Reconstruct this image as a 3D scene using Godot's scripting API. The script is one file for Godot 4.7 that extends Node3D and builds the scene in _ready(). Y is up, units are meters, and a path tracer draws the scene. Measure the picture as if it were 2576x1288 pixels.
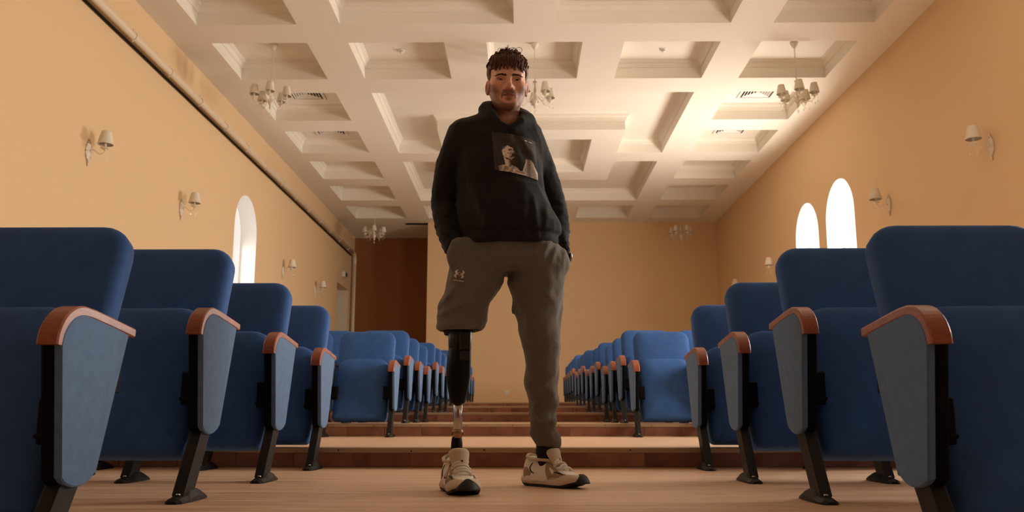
extends Node3D

# ---- measured frame (metres, d = distance in front of the camera, world z = -d) ----
const CAM_Y := 0.2728
const CEIL := 5.861          # underside of the ceiling beams
const XL := -5.235           # left wall
const XR := 5.656            # right wall
const STEP := 0.1102         # riser height
const Z1 := 4.962            # first visible riser
const TERR := 2.818          # terrace depth
const D_BACK := 25.02
const D_RECESS := 27.3
const X_RECESS := -2.68
const D_FRONT := -5.0

var M := {}
var used := {}
var rng := RandomNumberGenerator.new()


func _ready() -> void:
	rng.seed = 4711
	set_view()
	make_materials()
	build_room()
	build_ceiling()
	build_chairs()
	build_fixtures()
	build_person()


func set_view() -> void:
	var cam := Camera3D.new()
	cam.name = "camera"
	cam.fov = rad_to_deg(2.0 * atan(644.0 / 2217.2))
	cam.position = Vector3(0, CAM_Y, 0)
	cam.rotation = Vector3(0.1814, 0.0096, 0)
	cam.near = 0.05
	cam.far = 200.0
	add_child(cam)
	cam.current = true
	var attr := CameraAttributesPhysical.new()
	attr.frustum_focal_length = 12.0 * 2217.2 / 644.0  # sets the field of view: 24 mm high picture
	attr.frustum_focus_distance = 3.4
	attr.exposure_aperture = 8.0
	attr.exposure_multiplier = 1.0
	cam.attributes = attr
	var e := Environment.new()
	var sky_mat := ProceduralSkyMaterial.new()
	sky_mat.sky_top_color = Color(0.90, 0.94, 1.0)
	sky_mat.sky_horizon_color = Color(1.0, 0.98, 0.95)
	sky_mat.ground_horizon_color = Color(1.0, 0.98, 0.95)
	sky_mat.ground_bottom_color = Color(0.92, 0.90, 0.88)
	sky_mat.energy_multiplier = SKY_ENERGY
	var sky := Sky.new()
	sky.sky_material = sky_mat
	e.background_mode = Environment.BG_SKY
	e.sky = sky
	e.tonemap_mode = Environment.TONE_MAPPER_LINEAR
	e.tonemap_exposure = EXPOSURE
	e.sdfgi_enabled = true
	e.ssao_enabled = true
	e.ssil_enabled = true
	var we := WorldEnvironment.new()
	we.name = "world_environment"
	we.environment = e
	add_child(we)
	# daylight of each window, and fill through the ones added behind the camera: [wall side, near d, far d, strength, tilt up and turn towards the front in degrees]
	for w in WINDOWS:
		var l := AreaLight3D.new()
		l.name = "window_or_fill_light"
		var zc: float = (w.a + w.b) * 0.5
		var top := 4.0
		l.area_size = Vector2(w.b - w.a - 0.1, (top - w.sill) * 0.7)
		l.area_normalize_energy = true
		l.light_color = w.color
		l.light_energy = w.power
		l.area_range = 60.0
		l.area_attenuation = 2.0
		l.shadow_enabled = true
		var x: float = XR - w.off if w.side > 0 else XL + w.off
		l.position = Vector3(x, (top + w.sill) * 0.5, -zc)
		l.rotation_degrees = Vector3(w.tilt, 90.0 + w.yaw if w.side > 0 else -90.0 - w.yaw, 0)
		add_child(l, true)


const SKY_ENERGY := 1.6
const EXPOSURE := 0.76
const DAY := Color(1.0, 0.97, 0.93)
const WINDOWS := [
	{"side": 1, "a": 14.59, "b": 15.99, "sill": 1.3, "power": 34.0, "tilt": 0.0, "yaw": 0.0, "off": -0.28, "color": DAY},
	{"side": 1, "a": 16.41, "b": 17.80, "sill": 1.3, "power": 24.0, "tilt": 0.0, "yaw": 0.0, "off": -0.28, "color": DAY},
	{"side": -1, "a": 15.73, "b": 17.10, "sill": 1.3, "power": 2.5, "tilt": 0.0, "yaw": 0.0, "off": -0.28, "color": DAY},
	{"side": 1, "a": 5.0, "b": 6.4, "sill": 1.2, "power": 24.0, "tilt": 0.0, "yaw": 0.0, "off": -0.28, "color": DAY},
	{"side": 1, "a": 6.82, "b": 8.22, "sill": 1.2, "power": 30.0, "tilt": 0.0, "yaw": 0.0, "off": -0.28, "color": DAY},
	{"side": -1, "a": 5.9, "b": 7.3, "sill": 1.2, "power": 3.0, "tilt": 0.0, "yaw": 0.0, "off": -0.28, "color": DAY},
	{"side": 1, "a": -1.4, "b": 0.0, "sill": 1.2, "power": 2.2, "tilt": 0.0, "yaw": 0.0, "off": -0.28, "color": DAY},  # added window behind the camera, unseen, gives front fill
	{"side": -1, "a": -1.4, "b": 0.0, "sill": 1.2, "power": 0.8, "tilt": 0.0, "yaw": 0.0, "off": -0.28, "color": DAY},  # added opposite it as weaker front fill, also unseen
]


# ---------------------------------------------------------------- mesh tools
class Mb:
	var v := PackedVector3Array()
	var g := PackedInt32Array()
	var c := PackedColorArray()
	var col := Color.WHITE
	var tint = null

	# tris in either winding; solid = closed piece whose outside is found from its volume
	func add(t: PackedVector3Array, smooth: int, solid := true) -> void:
		var flip := false
		if solid:
			var o := t[0]
			var vol := 0.0
			for i in range(0, t.size(), 3):
				vol += (t[i] - o).dot((t[i + 1] - o).cross(t[i + 2] - o))
			flip = vol > 0.0
		for i in range(0, t.size(), 3):
			v.append(t[i])
			v.append(t[i + 2] if flip else t[i + 1])
			v.append(t[i + 1] if flip else t[i + 2])
			for k in 3:
				g.append(smooth)
				c.append(col)

	func mesh() -> ArrayMesh:
		var st := SurfaceTool.new()
		st.begin(Mesh.PRIMITIVE_TRIANGLES)
		for i in v.size():
			st.set_smooth_group(g[i])
			st.set_color(tint.call(v[i]) if tint != null else c[i])
			st.add_vertex(v[i])
		st.generate_normals()
		st.index()
		return st.commit()

	func box(at: Vector3, size: Vector3, b := Basis.IDENTITY, smooth := -1) -> void:
		var h := size * 0.5
		var p := PackedVector3Array()
		for k in 8:
			p.append(at + b * Vector3(h.x * (1 if k & 1 else -1), h.y * (1 if k & 2 else -1), h.z * (1 if k & 4 else -1)))
		var t := PackedVector3Array()
		for f in [[0, 1, 3, 2], [5, 4, 6, 7], [4, 0, 2, 6], [1, 5, 7, 3], [2, 3, 7, 6], [4, 5, 1, 0]]:
			for k in [0, 1, 2, 0, 2, 3]:
				t.append(p[f[k]])
		add(t, smooth)

	# a box whose 12 edges are chamfered by e
	func soft_box(at: Vector3, size: Vector3, e: float, b := Basis.IDENTITY) -> void:
		var rows := []
		var w := size.x * 0.5
		var h := size.y * 0.5
		var d := size.z * 0.5
		for r in [[e, -h], [0.0, -h + e], [0.0, h - e], [e, h]]:
			var i: float = r[0]
			var ring := PackedVector3Array()
			var x := w - i
			var z := d - i
			for q in [[x - e, -z], [x, -z + e], [x, z - e], [x - e, z], [-x + e, z], [-x, z - e], [-x, -z + e], [-x + e, -z]]:
				ring.append(at + b * Vector3(q[0], r[1], q[1]))
			rows.append(ring)
		loft(rows, true, true, -1)

	# rows of points; closed = the points run round; caps close the first and last row
	func loft(rows: Array, closed := true, caps := true, smooth := 0, cap_smooth := -2) -> void:
		var t := PackedVector3Array()
		var n: int = rows[0].size()
		for i in rows.size() - 1:
			var a: PackedVector3Array = rows[i]
			var b: PackedVector3Array = rows[i + 1]
			for j in (n if closed else n - 1):
				var k := (j + 1) % n
				if a[j] != a[k]:
					t.append_array([a[j], a[k], b[k]])
				if b[j] != b[k]:
					t.append_array([a[j], b[k], b[j]])
		var body := t.size()
		if caps:
			for e in 2:
				var r: PackedVector3Array = rows[0] if e == 0 else rows[rows.size() - 1]
				var m := Vector3.ZERO
				for p in r:
					m += p
				m /= n
				for j in n:
					var k := (j + 1) % n
					if r[j] == r[k]:
						continue
					if e == 0:
						t.append_array([r[k], r[j], m])
					else:
						t.append_array([r[j], r[k], m])
		if cap_smooth == -2:
			add(t, smooth)
		else:
			var o := t[0]
			var vol := 0.0
			for i in range(0, t.size(), 3):
				vol += (t[i] - o).dot((t[i + 1] - o).cross(t[i + 2] - o))
			for i in range(0, t.size(), 3):
				v.append(t[i])
				v.append(t[i + 2] if vol > 0.0 else t[i + 1])
				v.append(t[i + 1] if vol > 0.0 else t[i + 2])
				for k in 3:
					g.append(smooth if i < body else cap_smooth)
					c.append(col)

	func tube(path: PackedVector3Array, radii: Array, sides := 8, caps := true) -> void:
		var rows := []
		var up := Vector3.UP
		var n := path.size()
		var prev := Vector3.ZERO
		for i in n:
			var dir := (path[mini(i + 1, n - 1)] - path[maxi(i - 1, 0)]).normalized()
			var side := prev
			if i == 0:
				side = dir.cross(up)
				if side.length() < 0.05:
					side = dir.cross(Vector3.RIGHT)
			side = (side - dir * side.dot(dir)).normalized()
			prev = side
			var nor := dir.cross(side)
			var r: float = radii[i] if radii.size() == n else radii[0]
			var ring := PackedVector3Array()
			for j in sides:
				var a := TAU * j / sides
				ring.append(path[i] + side * cos(a) * r + nor * sin(a) * r)
			rows.append(ring)
		loft(rows, true, caps, 0)

	# profile of (radius, height) pairs turned about a vertical axis through at
	func lathe(at: Vector3, profile: Array, sides := 16, b := Basis.IDENTITY, smooth := 0) -> void:
		var rows := []
		for p in profile:
			var ring := PackedVector3Array()
			for j in sides:
				var a := TAU * j / sides
				ring.append(at + b * Vector3(cos(a) * p[0], p[1], sin(a) * p[0]))
			rows.append(ring)
		loft(rows, true, true, smooth)

	# polygon in (u, w) pushed from a to b along the third axis, edges chamfered by e
	func prism(poly: PackedVector2Array, o: Vector3, u: Vector3, w: Vector3, push: Vector3, e := 0.0, smooth := -1) -> void:
		var rows := []
		var l := push.length()
		var steps := [[0.0, 0.0], [0.0, 1.0]] if e <= 0.0 else [[e, 0.0], [0.0, e / l], [0.0, 1.0 - e / l], [e, 1.0]]
		var m := Vector2.ZERO
		for p in poly:
			m += p
		m /= poly.size()
		for s in steps:
			var ring := PackedVector3Array()
			for p in poly:
				var q: Vector2 = p
				if s[0] > 0.0:
					q = p + (m - p).normalized() * s[0]
				ring.append(o + u * q.x + w * q.y + push * s[1])
			rows.append(ring)
		loft(rows, true, true, smooth)

	func quad(a: Vector3, b: Vector3, c2: Vector3, d: Vector3, smooth := -1) -> void:
		add(PackedVector3Array([a, b, c2, a, c2, d]), smooth, false)


func numbered(called: String) -> String:
	var n: int = used.get(called, 0)
	used[called] = n + 1
	return called if n == 0 else "%s_%03d" % [called, n]


func put(m: Variant, called: String, mat: Material, parent: Node = null) -> MeshInstance3D:
	var o := MeshInstance3D.new()
	o.mesh = m.mesh() if m is Mb else m
	o.material_override = mat
	if parent == null:
		o.name = numbered(called)
		add_child(o, true)
	else:
		o.name = called
		parent.add_child(o, true)
	return o


func thing(called: String, label: String, category: String, at := Vector3.ZERO, turn := 0.0, group := "") -> Node3D:
	var o := Node3D.new()
	o.name = numbered(called)
	o.position = at
	o.rotation.y = turn
	tag(o, label, category, group)
	add_child(o, true)
	return o


func tag(o: Node, label: String, category: String, group := "") -> void:
	o.set_meta("label", label)
	o.set_meta("category", category)
	if group != "":
		o.set_meta("group", group)


func structure(o: Node, label := "") -> void:
	o.set_meta("kind", "structure")
	if label != "":
		o.set_meta("label", label)


func copy_of(root: Node3D, label: String, at: Vector3, turn := 0.0) -> Node3D:
	var r: Node3D = root.duplicate()
	r.name = numbered(str(root.name).trim_suffix("_000"))
	r.position = at
	r.rotation.y = turn
	r.set_meta("label", label)
	add_child(r, true)
	return r


static func arc(cx: float, cy: float, rx: float, ry: float, a0: float, a1: float, n: int) -> PackedVector2Array:
	var p := PackedVector2Array()
	for i in n + 1:
		var a := deg_to_rad(lerpf(a0, a1, float(i) / n))
		p.append(Vector2(cx + cos(a) * rx, cy + sin(a) * ry))
	return p


static func smooth_path(pts: Array, per := 6) -> PackedVector3Array:
	var out := PackedVector3Array()
	var n := pts.size()
	for i in n - 1:
		var p0: Vector3 = pts[maxi(i - 1, 0)]
		var p1: Vector3 = pts[i]
		var p2: Vector3 = pts[i + 1]
		var p3: Vector3 = pts[mini(i + 2, n - 1)]
		for k in per:
			out.append(p1.cubic_interpolate(p2, p0, p3, float(k) / per))
	out.append(pts[n - 1])
	return out


# ---------------------------------------------------------------- materials
func noise_tex(freq: float, cols: Array, size := 256, kind := FastNoiseLite.TYPE_SIMPLEX_SMOOTH, octaves := 4, sd := 1, normal := false, bump := 4.0) -> NoiseTexture2D:
	var n := FastNoiseLite.new()
	n.noise_type = kind
	n.frequency = freq
	n.fractal_octaves = octaves
	n.seed = sd
	var t := NoiseTexture2D.new()
	t.width = size
	t.height = size
	t.seamless = true
	t.noise = n
	if normal:
		t.as_normal_map = true
		t.bump_strength = bump
	elif cols.size() > 0:
		var gr := Gradient.new()
		gr.offsets = PackedFloat32Array(range(cols.size()).map(func(i): return float(i) / (cols.size() - 1)))
		gr.colors = PackedColorArray(cols)
		t.color_ramp = gr
	return t


func mat(called: String, col: Color, rough := 0.6, metal := 0.0) -> StandardMaterial3D:
	var m := StandardMaterial3D.new()
	m.resource_name = called
	m.albedo_color = col
	m.roughness = rough
	m.metallic = metal
	M[called] = m
	return m


func tri(m: StandardMaterial3D, scale: Vector3, world := false) -> void:
	m.uv1_triplanar = true
	m.uv1_world_triplanar = world
	m.uv1_scale = scale


func c8(r: int, g: int, b: int) -> Color:
	return Color8(r, g, b)


func make_materials() -> void:
	var m := mat("wall_paint", c8(222, 189, 145), 0.75)
	mat("darkened_paint", c8(150, 96, 56), 0.8)  # wall paint darkened so the colour itself holds the shade of the recess
	m = mat("plaster", c8(231, 223, 208), 0.8)
	m = mat("trim_white", c8(232, 224, 208), 0.5)
	m = mat("floor_wood", c8(255, 255, 255), 0.55)
	m.albedo_texture = noise_tex(0.012, [c8(194, 152, 118), c8(212, 172, 136), c8(222, 184, 150), c8(234, 200, 168)], 512, FastNoiseLite.TYPE_SIMPLEX_SMOOTH, 5, 9)
	m.roughness_texture = noise_tex(0.03, [c8(170, 170, 170), c8(255, 255, 255)], 256, FastNoiseLite.TYPE_SIMPLEX_SMOOTH, 3, 12)
	m.metallic_specular = 0.5
	tri(m, Vector3(0.20, 1.0, 1.7), true)
	for k in 5:
		var base: Color = [c8(158, 104, 80), c8(148, 94, 72), c8(168, 114, 88), c8(142, 90, 70), c8(162, 108, 84)][k]
		m = mat("riser_tile_%d" % k, base, 0.5)
		m.albedo_texture = noise_tex(0.02, [c8(190, 180, 176), c8(230, 225, 220), c8(255, 255, 255)], 128, FastNoiseLite.TYPE_SIMPLEX_SMOOTH, 4, 20 + k)
		tri(m, Vector3(1.6, 1.6, 1.6), true)
	mat("grout", c8(206, 172, 130), 0.8)
	mat("nosing_metal", c8(176, 150, 118), 0.45, 0.35)
	m = mat("fabric_blue", c8(48, 94, 158), 0.85)
	m.albedo_texture = noise_tex(0.015, [c8(214, 216, 220), c8(255, 255, 255)], 256, FastNoiseLite.TYPE_SIMPLEX_SMOOTH, 4, 31)
	m.rim_enabled = true
	m.rim = 0.5
	m.rim_tint = 0.7
	tri(m, Vector3(3, 3, 3))
	m = mat("fabric_panel", c8(92, 122, 158), 0.85)
	m.albedo_texture = noise_tex(0.03, [c8(222, 224, 228), c8(240, 241, 244), c8(255, 255, 255)], 256, FastNoiseLite.TYPE_SIMPLEX_SMOOTH, 5, 33)
	m.rim_enabled = true
	m.rim = 0.5
	m.rim_tint = 0.6
	tri(m, Vector3(2.5, 2.5, 2.5))
	m = mat("arm_wood", c8(164, 86, 50), 0.45)
	m.albedo_texture = noise_tex(0.03, [c8(200, 186, 176), c8(240, 235, 230), c8(255, 255, 255)], 256, FastNoiseLite.TYPE_SIMPLEX_SMOOTH, 4, 41)
	m.clearcoat_enabled = true
	m.clearcoat = 0.3
	m.clearcoat_roughness = 0.25
	tri(m, Vector3(8, 8, 1.5))
	mat("black_frame", c8(9, 10, 13), 0.6).metallic_specular = 0.2
	mat("black_steel", c8(30, 28, 26), 0.5, 0.1).metallic_specular = 0.35
	mat("black_plastic", c8(11, 11, 12), 0.55).metallic_specular = 0.25
	mat("bright_metal", c8(190, 185, 178), 0.25, 0.9)
	mat("reveal_white", c8(244, 242, 238), 0.6)
	mat("pipe_cream", c8(222, 204, 178), 0.5)
	m = mat("shade_cloth", c8(236, 226, 206), 0.85)
	m.backlight_enabled = true
	m.backlight = Color(0.55, 0.5, 0.42)
	mat("antique_white", c8(222, 210, 190), 0.55)
	mat("candle", c8(238, 230, 212), 0.5)
	m = mat("crystal", Color(0.98, 0.96, 0.93, 0.35), 0.05)
	m.transparency = BaseMaterial3D.TRANSPARENCY_ALPHA
	m = mat("hoodie_cloth", c8(17, 17, 18), 0.92)
	m.rim_enabled = true
	m.rim = 0.25
	m.rim_tint = 0.3
	m = mat("hoodie_print", c8(255, 255, 255), 0.8)
	m.albedo_texture = print_texture()
	m.texture_repeat = false
	m = mat("jogger_cloth", c8(124, 119, 108), 0.95)
	m.albedo_texture = noise_tex(0.18, [c8(178, 176, 172), c8(228, 226, 222), c8(255, 255, 255)], 256, FastNoiseLite.TYPE_SIMPLEX_SMOOTH, 3, 61)
	m.rim_enabled = true
	m.rim = 0.4
	m.rim_tint = 0.5
	tri(m, Vector3(4, 4, 4))
	mat("logo_white", c8(226, 214, 198), 0.7)
	for q in [["skin", 0.55], ["shoe_upper", 0.75], ["eye", 0.12]]:
		m = mat(q[0], Color.WHITE, q[1])
		m.vertex_color_use_as_albedo = true
	M.skin.subsurf_scatter_enabled = true
	M.skin.subsurf_scatter_strength = 0.12
	m = mat("hair_brown", c8(98, 62, 42), 0.65)
	mat("brow_brown", c8(74, 48, 36), 0.7)
	m = mat("carbon_black", c8(10, 10, 10), 0.45)
	m.metallic_specular = 0.3
	mat("knee_black", c8(20, 19, 18), 0.42)
	mat("pylon_steel", c8(200, 196, 190), 0.22, 0.95)
	mat("clamp_bronze", c8(176, 140, 112), 0.3, 0.9)
	mat("sole_cream", c8(216, 196, 168), 0.7)
	mat("shoe_taupe", c8(168, 140, 116), 0.8)
	mat("sole_black", c8(18, 17, 17), 0.6)
	mat("lace_cream", c8(240, 230, 212), 0.8)
	mat("sock_black", c8(28, 26, 25), 0.95)
	mat("white_plastic", c8(228, 224, 214), 0.4)
	mat("sign_green", c8(34, 92, 58), 0.35)
	mat("dark_gap", c8(22, 20, 18), 0.8)
	mat("door_paint", c8(214, 200, 178), 0.5)
	# frosted panes, blown out by the daylight behind them
	m = mat("window_right", c8(246, 246, 246), 0.5)
	m.emission_enabled = true
	m.emission = c8(248, 248, 248)
	m.emission_energy_multiplier = 1.2
	m = mat("window_left", c8(150, 148, 146), 0.5)
	m.emission_enabled = true
	m.emission = c8(232, 226, 221)
	m.emission_energy_multiplier = 1.0


# ---------------------------------------------------------------- room shell
func V(x: float, y: float, d: float) -> Vector3:
	return Vector3(x, y, -d)


# a wall in the plane x = xi with thickness out to xo and openings {a, b, sill, spring, arch}
func pierced_wall(xi: float, xo: float, d0: float, d1: float, y0: float, y1: float, holes: Array) -> Mb:
	var m := Mb.new()
	var at := d0
	holes.sort_custom(func(p, q): return p.a < q.a)
	for h in holes + [null]:
		var to: float = d1 if h == null else h.a
		if to > at:
			m.box(V((xi + xo) * 0.5, (y0 + y1) * 0.5, (at + to) * 0.5), Vector3(absf(xo - xi), y1 - y0, to - at))
		if h == null:
			break
		if h.sill > y0:
			m.box(V((xi + xo) * 0.5, (y0 + h.sill) * 0.5, (h.a + h.b) * 0.5), Vector3(absf(xo - xi), h.sill - y0, h.b - h.a))
		var r: float = (h.b - h.a) * 0.5
		var mid: float = (h.a + h.b) * 0.5
		var pts := PackedVector2Array()
		if h.arch:
			pts = arc(mid, h.spring, r, r, 180.0, 0.0, 28)
		else:
			pts = PackedVector2Array([Vector2(h.a, h.spring), Vector2(h.b, h.spring)])
		for i in pts.size() - 1:
			var p := pts[i]
			var q := pts[i + 1]
			var poly := PackedVector2Array([p, Vector2(p.x, y1), Vector2(q.x, y1), q])
			m.prism(poly, V(xi, 0, 0), Vector3(0, 0, -1), Vector3.UP, Vector3(xo - xi, 0, 0))
		at = h.b
	return m


func arch_outline(a: float, b: float, sill: float, spring: float, inset: float) -> PackedVector2Array:
	var r := (b - a) * 0.5 - inset
	var p := PackedVector2Array([Vector2(b - inset, sill + inset), Vector2(a + inset, sill + inset)])
	p.append_array(arc((a + b) * 0.5, spring, r, r, 180.0, 0.0, 24))
	return p


func build_room() -> void:
	var lh := [{"a": 24.86, "b": 26.58, "sill": STEP * 5, "spring": 4.09, "arch": false}]
	var rh := []
	for w in WINDOWS:
		var h := {"a": w.a, "b": w.b, "sill": w.sill, "spring": 4.46 - (w.b - w.a) * 0.5, "arch": true}
		(rh if w.side > 0 else lh).append(h)
	var wl := put(pierced_wall(XL, XL - 0.5, D_FRONT, D_RECESS + 0.3, -0.4, CEIL + 0.02, lh), "wall_left", M.wall_paint)
	structure(wl, "ochre painted side wall with an arched window and a doorway at the far end")
	var wr := put(pierced_wall(XR, XR + 0.5, D_FRONT, D_BACK + 0.3, -0.4, CEIL + 0.02, rh), "wall_right", M.wall_paint)
	structure(wr, "ochre painted side wall with a pair of arched windows")
	var m := Mb.new()
	m.box(V((X_RECESS + XR) * 0.5, 2.7, D_BACK + 0.15), Vector3(XR - X_RECESS, 6.4, 0.3))
	m.box(V(X_RECESS + 0.15, 2.7, (D_BACK + 0.3 + D_RECESS) * 0.5), Vector3(0.3, 6.4, D_RECESS - D_BACK - 0.3))
	structure(put(m, "wall_back", M.wall_paint), "ochre back wall with a deep recess beside the doorway")
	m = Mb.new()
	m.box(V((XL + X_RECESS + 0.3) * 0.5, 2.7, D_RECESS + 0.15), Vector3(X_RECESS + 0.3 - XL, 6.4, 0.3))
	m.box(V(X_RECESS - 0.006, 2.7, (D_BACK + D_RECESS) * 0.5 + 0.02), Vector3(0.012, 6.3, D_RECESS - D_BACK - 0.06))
	structure(put(m, "wall_recess", M.darkened_paint), "back wall of the recess with its shade painted in brown")
	m = Mb.new()
	m.soft_box(V(-3.02, CEIL - 0.02, D_BACK + 0.12), Vector3(0.66, 0.04, 0.05), 0.004)
	structure(put(m, "trim_1", M.black_frame), "short dark rail under the ceiling of the recess")
	m = Mb.new()
	m.box(V((XL + XR) * 0.5, 2.7, D_FRONT - 0.15), Vector3(XR - XL + 1.0, 6.4, 0.3))
	structure(put(m, "wall_front", M.darkened_paint))  # unseen wall, coloured dark to cut light bounced from the front
	var n := 0
	for w in WINDOWS:
		n += 1
		var x: float = XR + 0.32 if w.side > 0 else XL - 0.32
		var spring: float = 4.46 - (w.b - w.a) * 0.5
		var win := Node3D.new()
		win.name = "window_%d" % n
		win.position = V(x, 0, 0)
		structure(win, "tall arched window, white with daylight")  # shared by the added fill windows behind the camera
		add_child(win)
		var f := Mb.new()
		var outer := arch_outline(w.a, w.b, w.sill, spring, 0.0)
		var inner := arch_outline(w.a, w.b, w.sill, spring, 0.012)
		for i in outer.size():
			var k: int = (i + 1) % outer.size()
			f.prism(PackedVector2Array([outer[i], outer[k], inner[k], inner[i]]), Vector3(-0.018, 0, 0), Vector3(0, 0, -1), Vector3.UP, Vector3(0.036, 0, 0))
		put(f, "window_frame", M.trim_white, win)
		var rv := Mb.new()
		var lip := arch_outline(w.a, w.b, w.sill, spring, 0.012)
		for i in outer.size():
			var k: int = (i + 1) % outer.size()
			rv.prism(PackedVector2Array([outer[i], outer[k], lip[k], lip[i]]), Vector3(-0.318 * w.side, 0, 0), Vector3(0, 0, -1), Vector3.UP, Vector3(0.30 * w.side, 0, 0))
		put(rv, "reveal", M.reveal_white, win)
		var g := Mb.new()
		g.prism(inner, Vector3(-0.004, 0, 0), Vector3(0, 0, -1), Vector3.UP, Vector3(0.008, 0, 0))
		put(g, "pane", M.window_right if w.side > 0 else M.window_left, win)
	# floor: five terraces that rise towards the back, each behind a tiled riser with a metal nosing
	var fl := Mb.new()
	var edges := [D_FRONT, Z1 - TERR + 0.09]
	for k in 5:
		edges.append(Z1 + k * TERR)
	edges.append(D_RECESS)
	for k in edges.size() - 1:
		var top := STEP * (k - 1)
		fl.box(V((XL + XR) * 0.5, (top - 0.6) * 0.5, (edges[k] + edges[k + 1]) * 0.5), Vector3(XR - XL, top + 0.6, edges[k + 1] - edges[k]))
	var floor_node := put(fl, "floor", M.floor_wood)
	structure(floor_node, "brown laminate floor rising in terraces towards the back")
	var tile_meshes := []
	var tw := 0.3205
	for k in 3:
		var t := Mb.new()
		t.soft_box(Vector3.ZERO, Vector3(tw - 0.006, STEP - 0.034, 0.012), 0.002)
		tile_meshes.append(t.mesh())
	var first := [-0.925, -0.86, -0.02, -0.15, 0.05]
	for k in range(-1, 5):
		var d: float = edges[k + 2] if k >= 0 else edges[1]
		var y := STEP * k
		var gr := Mb.new()
		gr.box(V((XL + XR) * 0.5, y + STEP * 0.5 - 0.01, d - 0.003), Vector3(XR - XL, STEP - 0.02, 0.006))
		gr.box(V((XL + XR) * 0.5, y + 0.003, d - 0.007), Vector3(XR - XL, 0.006, 0.014))
		put(gr, "grout_bed", M.grout, floor_node)
		if k >= 0:
			var x: float = first[k]
			while x - tw > XL:
				x -= tw
			while x + tw < XR:
				var o := put(tile_meshes[0], "tile", M["riser_tile_%d" % rng.randi_range(0, 4)], floor_node)
				o.position = V(x + tw * 0.5, y + (STEP - 0.026) * 0.5 + 0.004, d - 0.009)
				x += tw
		var nose := Mb.new()
		nose.prism(PackedVector2Array([Vector2(0, 0), Vector2(-0.004, 0.003), Vector2(-0.004, 0.026), Vector2(0.0, 0.030), Vector2(0.035, 0.031), Vector2(0.035, 0.026), Vector2(0.004, 0.025), Vector2(0.004, 0.0)]), V(XL, y + STEP - 0.028, d - 0.016), Vector3(0, 0, -1), Vector3.UP, Vector3(XR - XL, 0, 0))
		put(nose, "nosing", M.nosing_metal, floor_node)
		if k >= 0 and k < 3:
			var sc := Mb.new()
			for i in 12:
				var sx := -2.2 + i * 0.4 + k * 0.13
				sc.lathe(V(sx, y + STEP - 0.018 + (0.006 if i % 2 else 0.0), d - 0.0205), [[0.0001, 0.0], [0.004, 0.0], [0.0035, 0.002], [0.0001, 0.0022]], 8, Basis(Vector3.RIGHT, PI / 2))
			put(sc, "screw", M.black_plastic, floor_node).set_meta("kind", "stuff")


# ---------------------------------------------------------------- coffered ceiling
func inset_poly(p: PackedVector2Array, by: float) -> PackedVector2Array:
	var out := PackedVector2Array()
	var n := p.size()
	var area := 0.0
	for i in n:
		area += p[i].cross(p[(i + 1) % n])
	var s := signf(area)
	for i in n:
		var e0 := (p[i] - p[(i + n - 1) % n]).normalized()
		var e1 := (p[(i + 1) % n] - p[i]).normalized()
		out.append(p[i] + (Vector2(-e0.y, e0.x) + Vector2(-e1.y, e1.x)) * s * by)
	return out


func rect(x0: float, x1: float, d0: float, d1: float) -> PackedVector2Array:
	return PackedVector2Array([Vector2(x0, d0), Vector2(x1, d0), Vector2(x1, d1), Vector2(x0, d1)])


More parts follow.
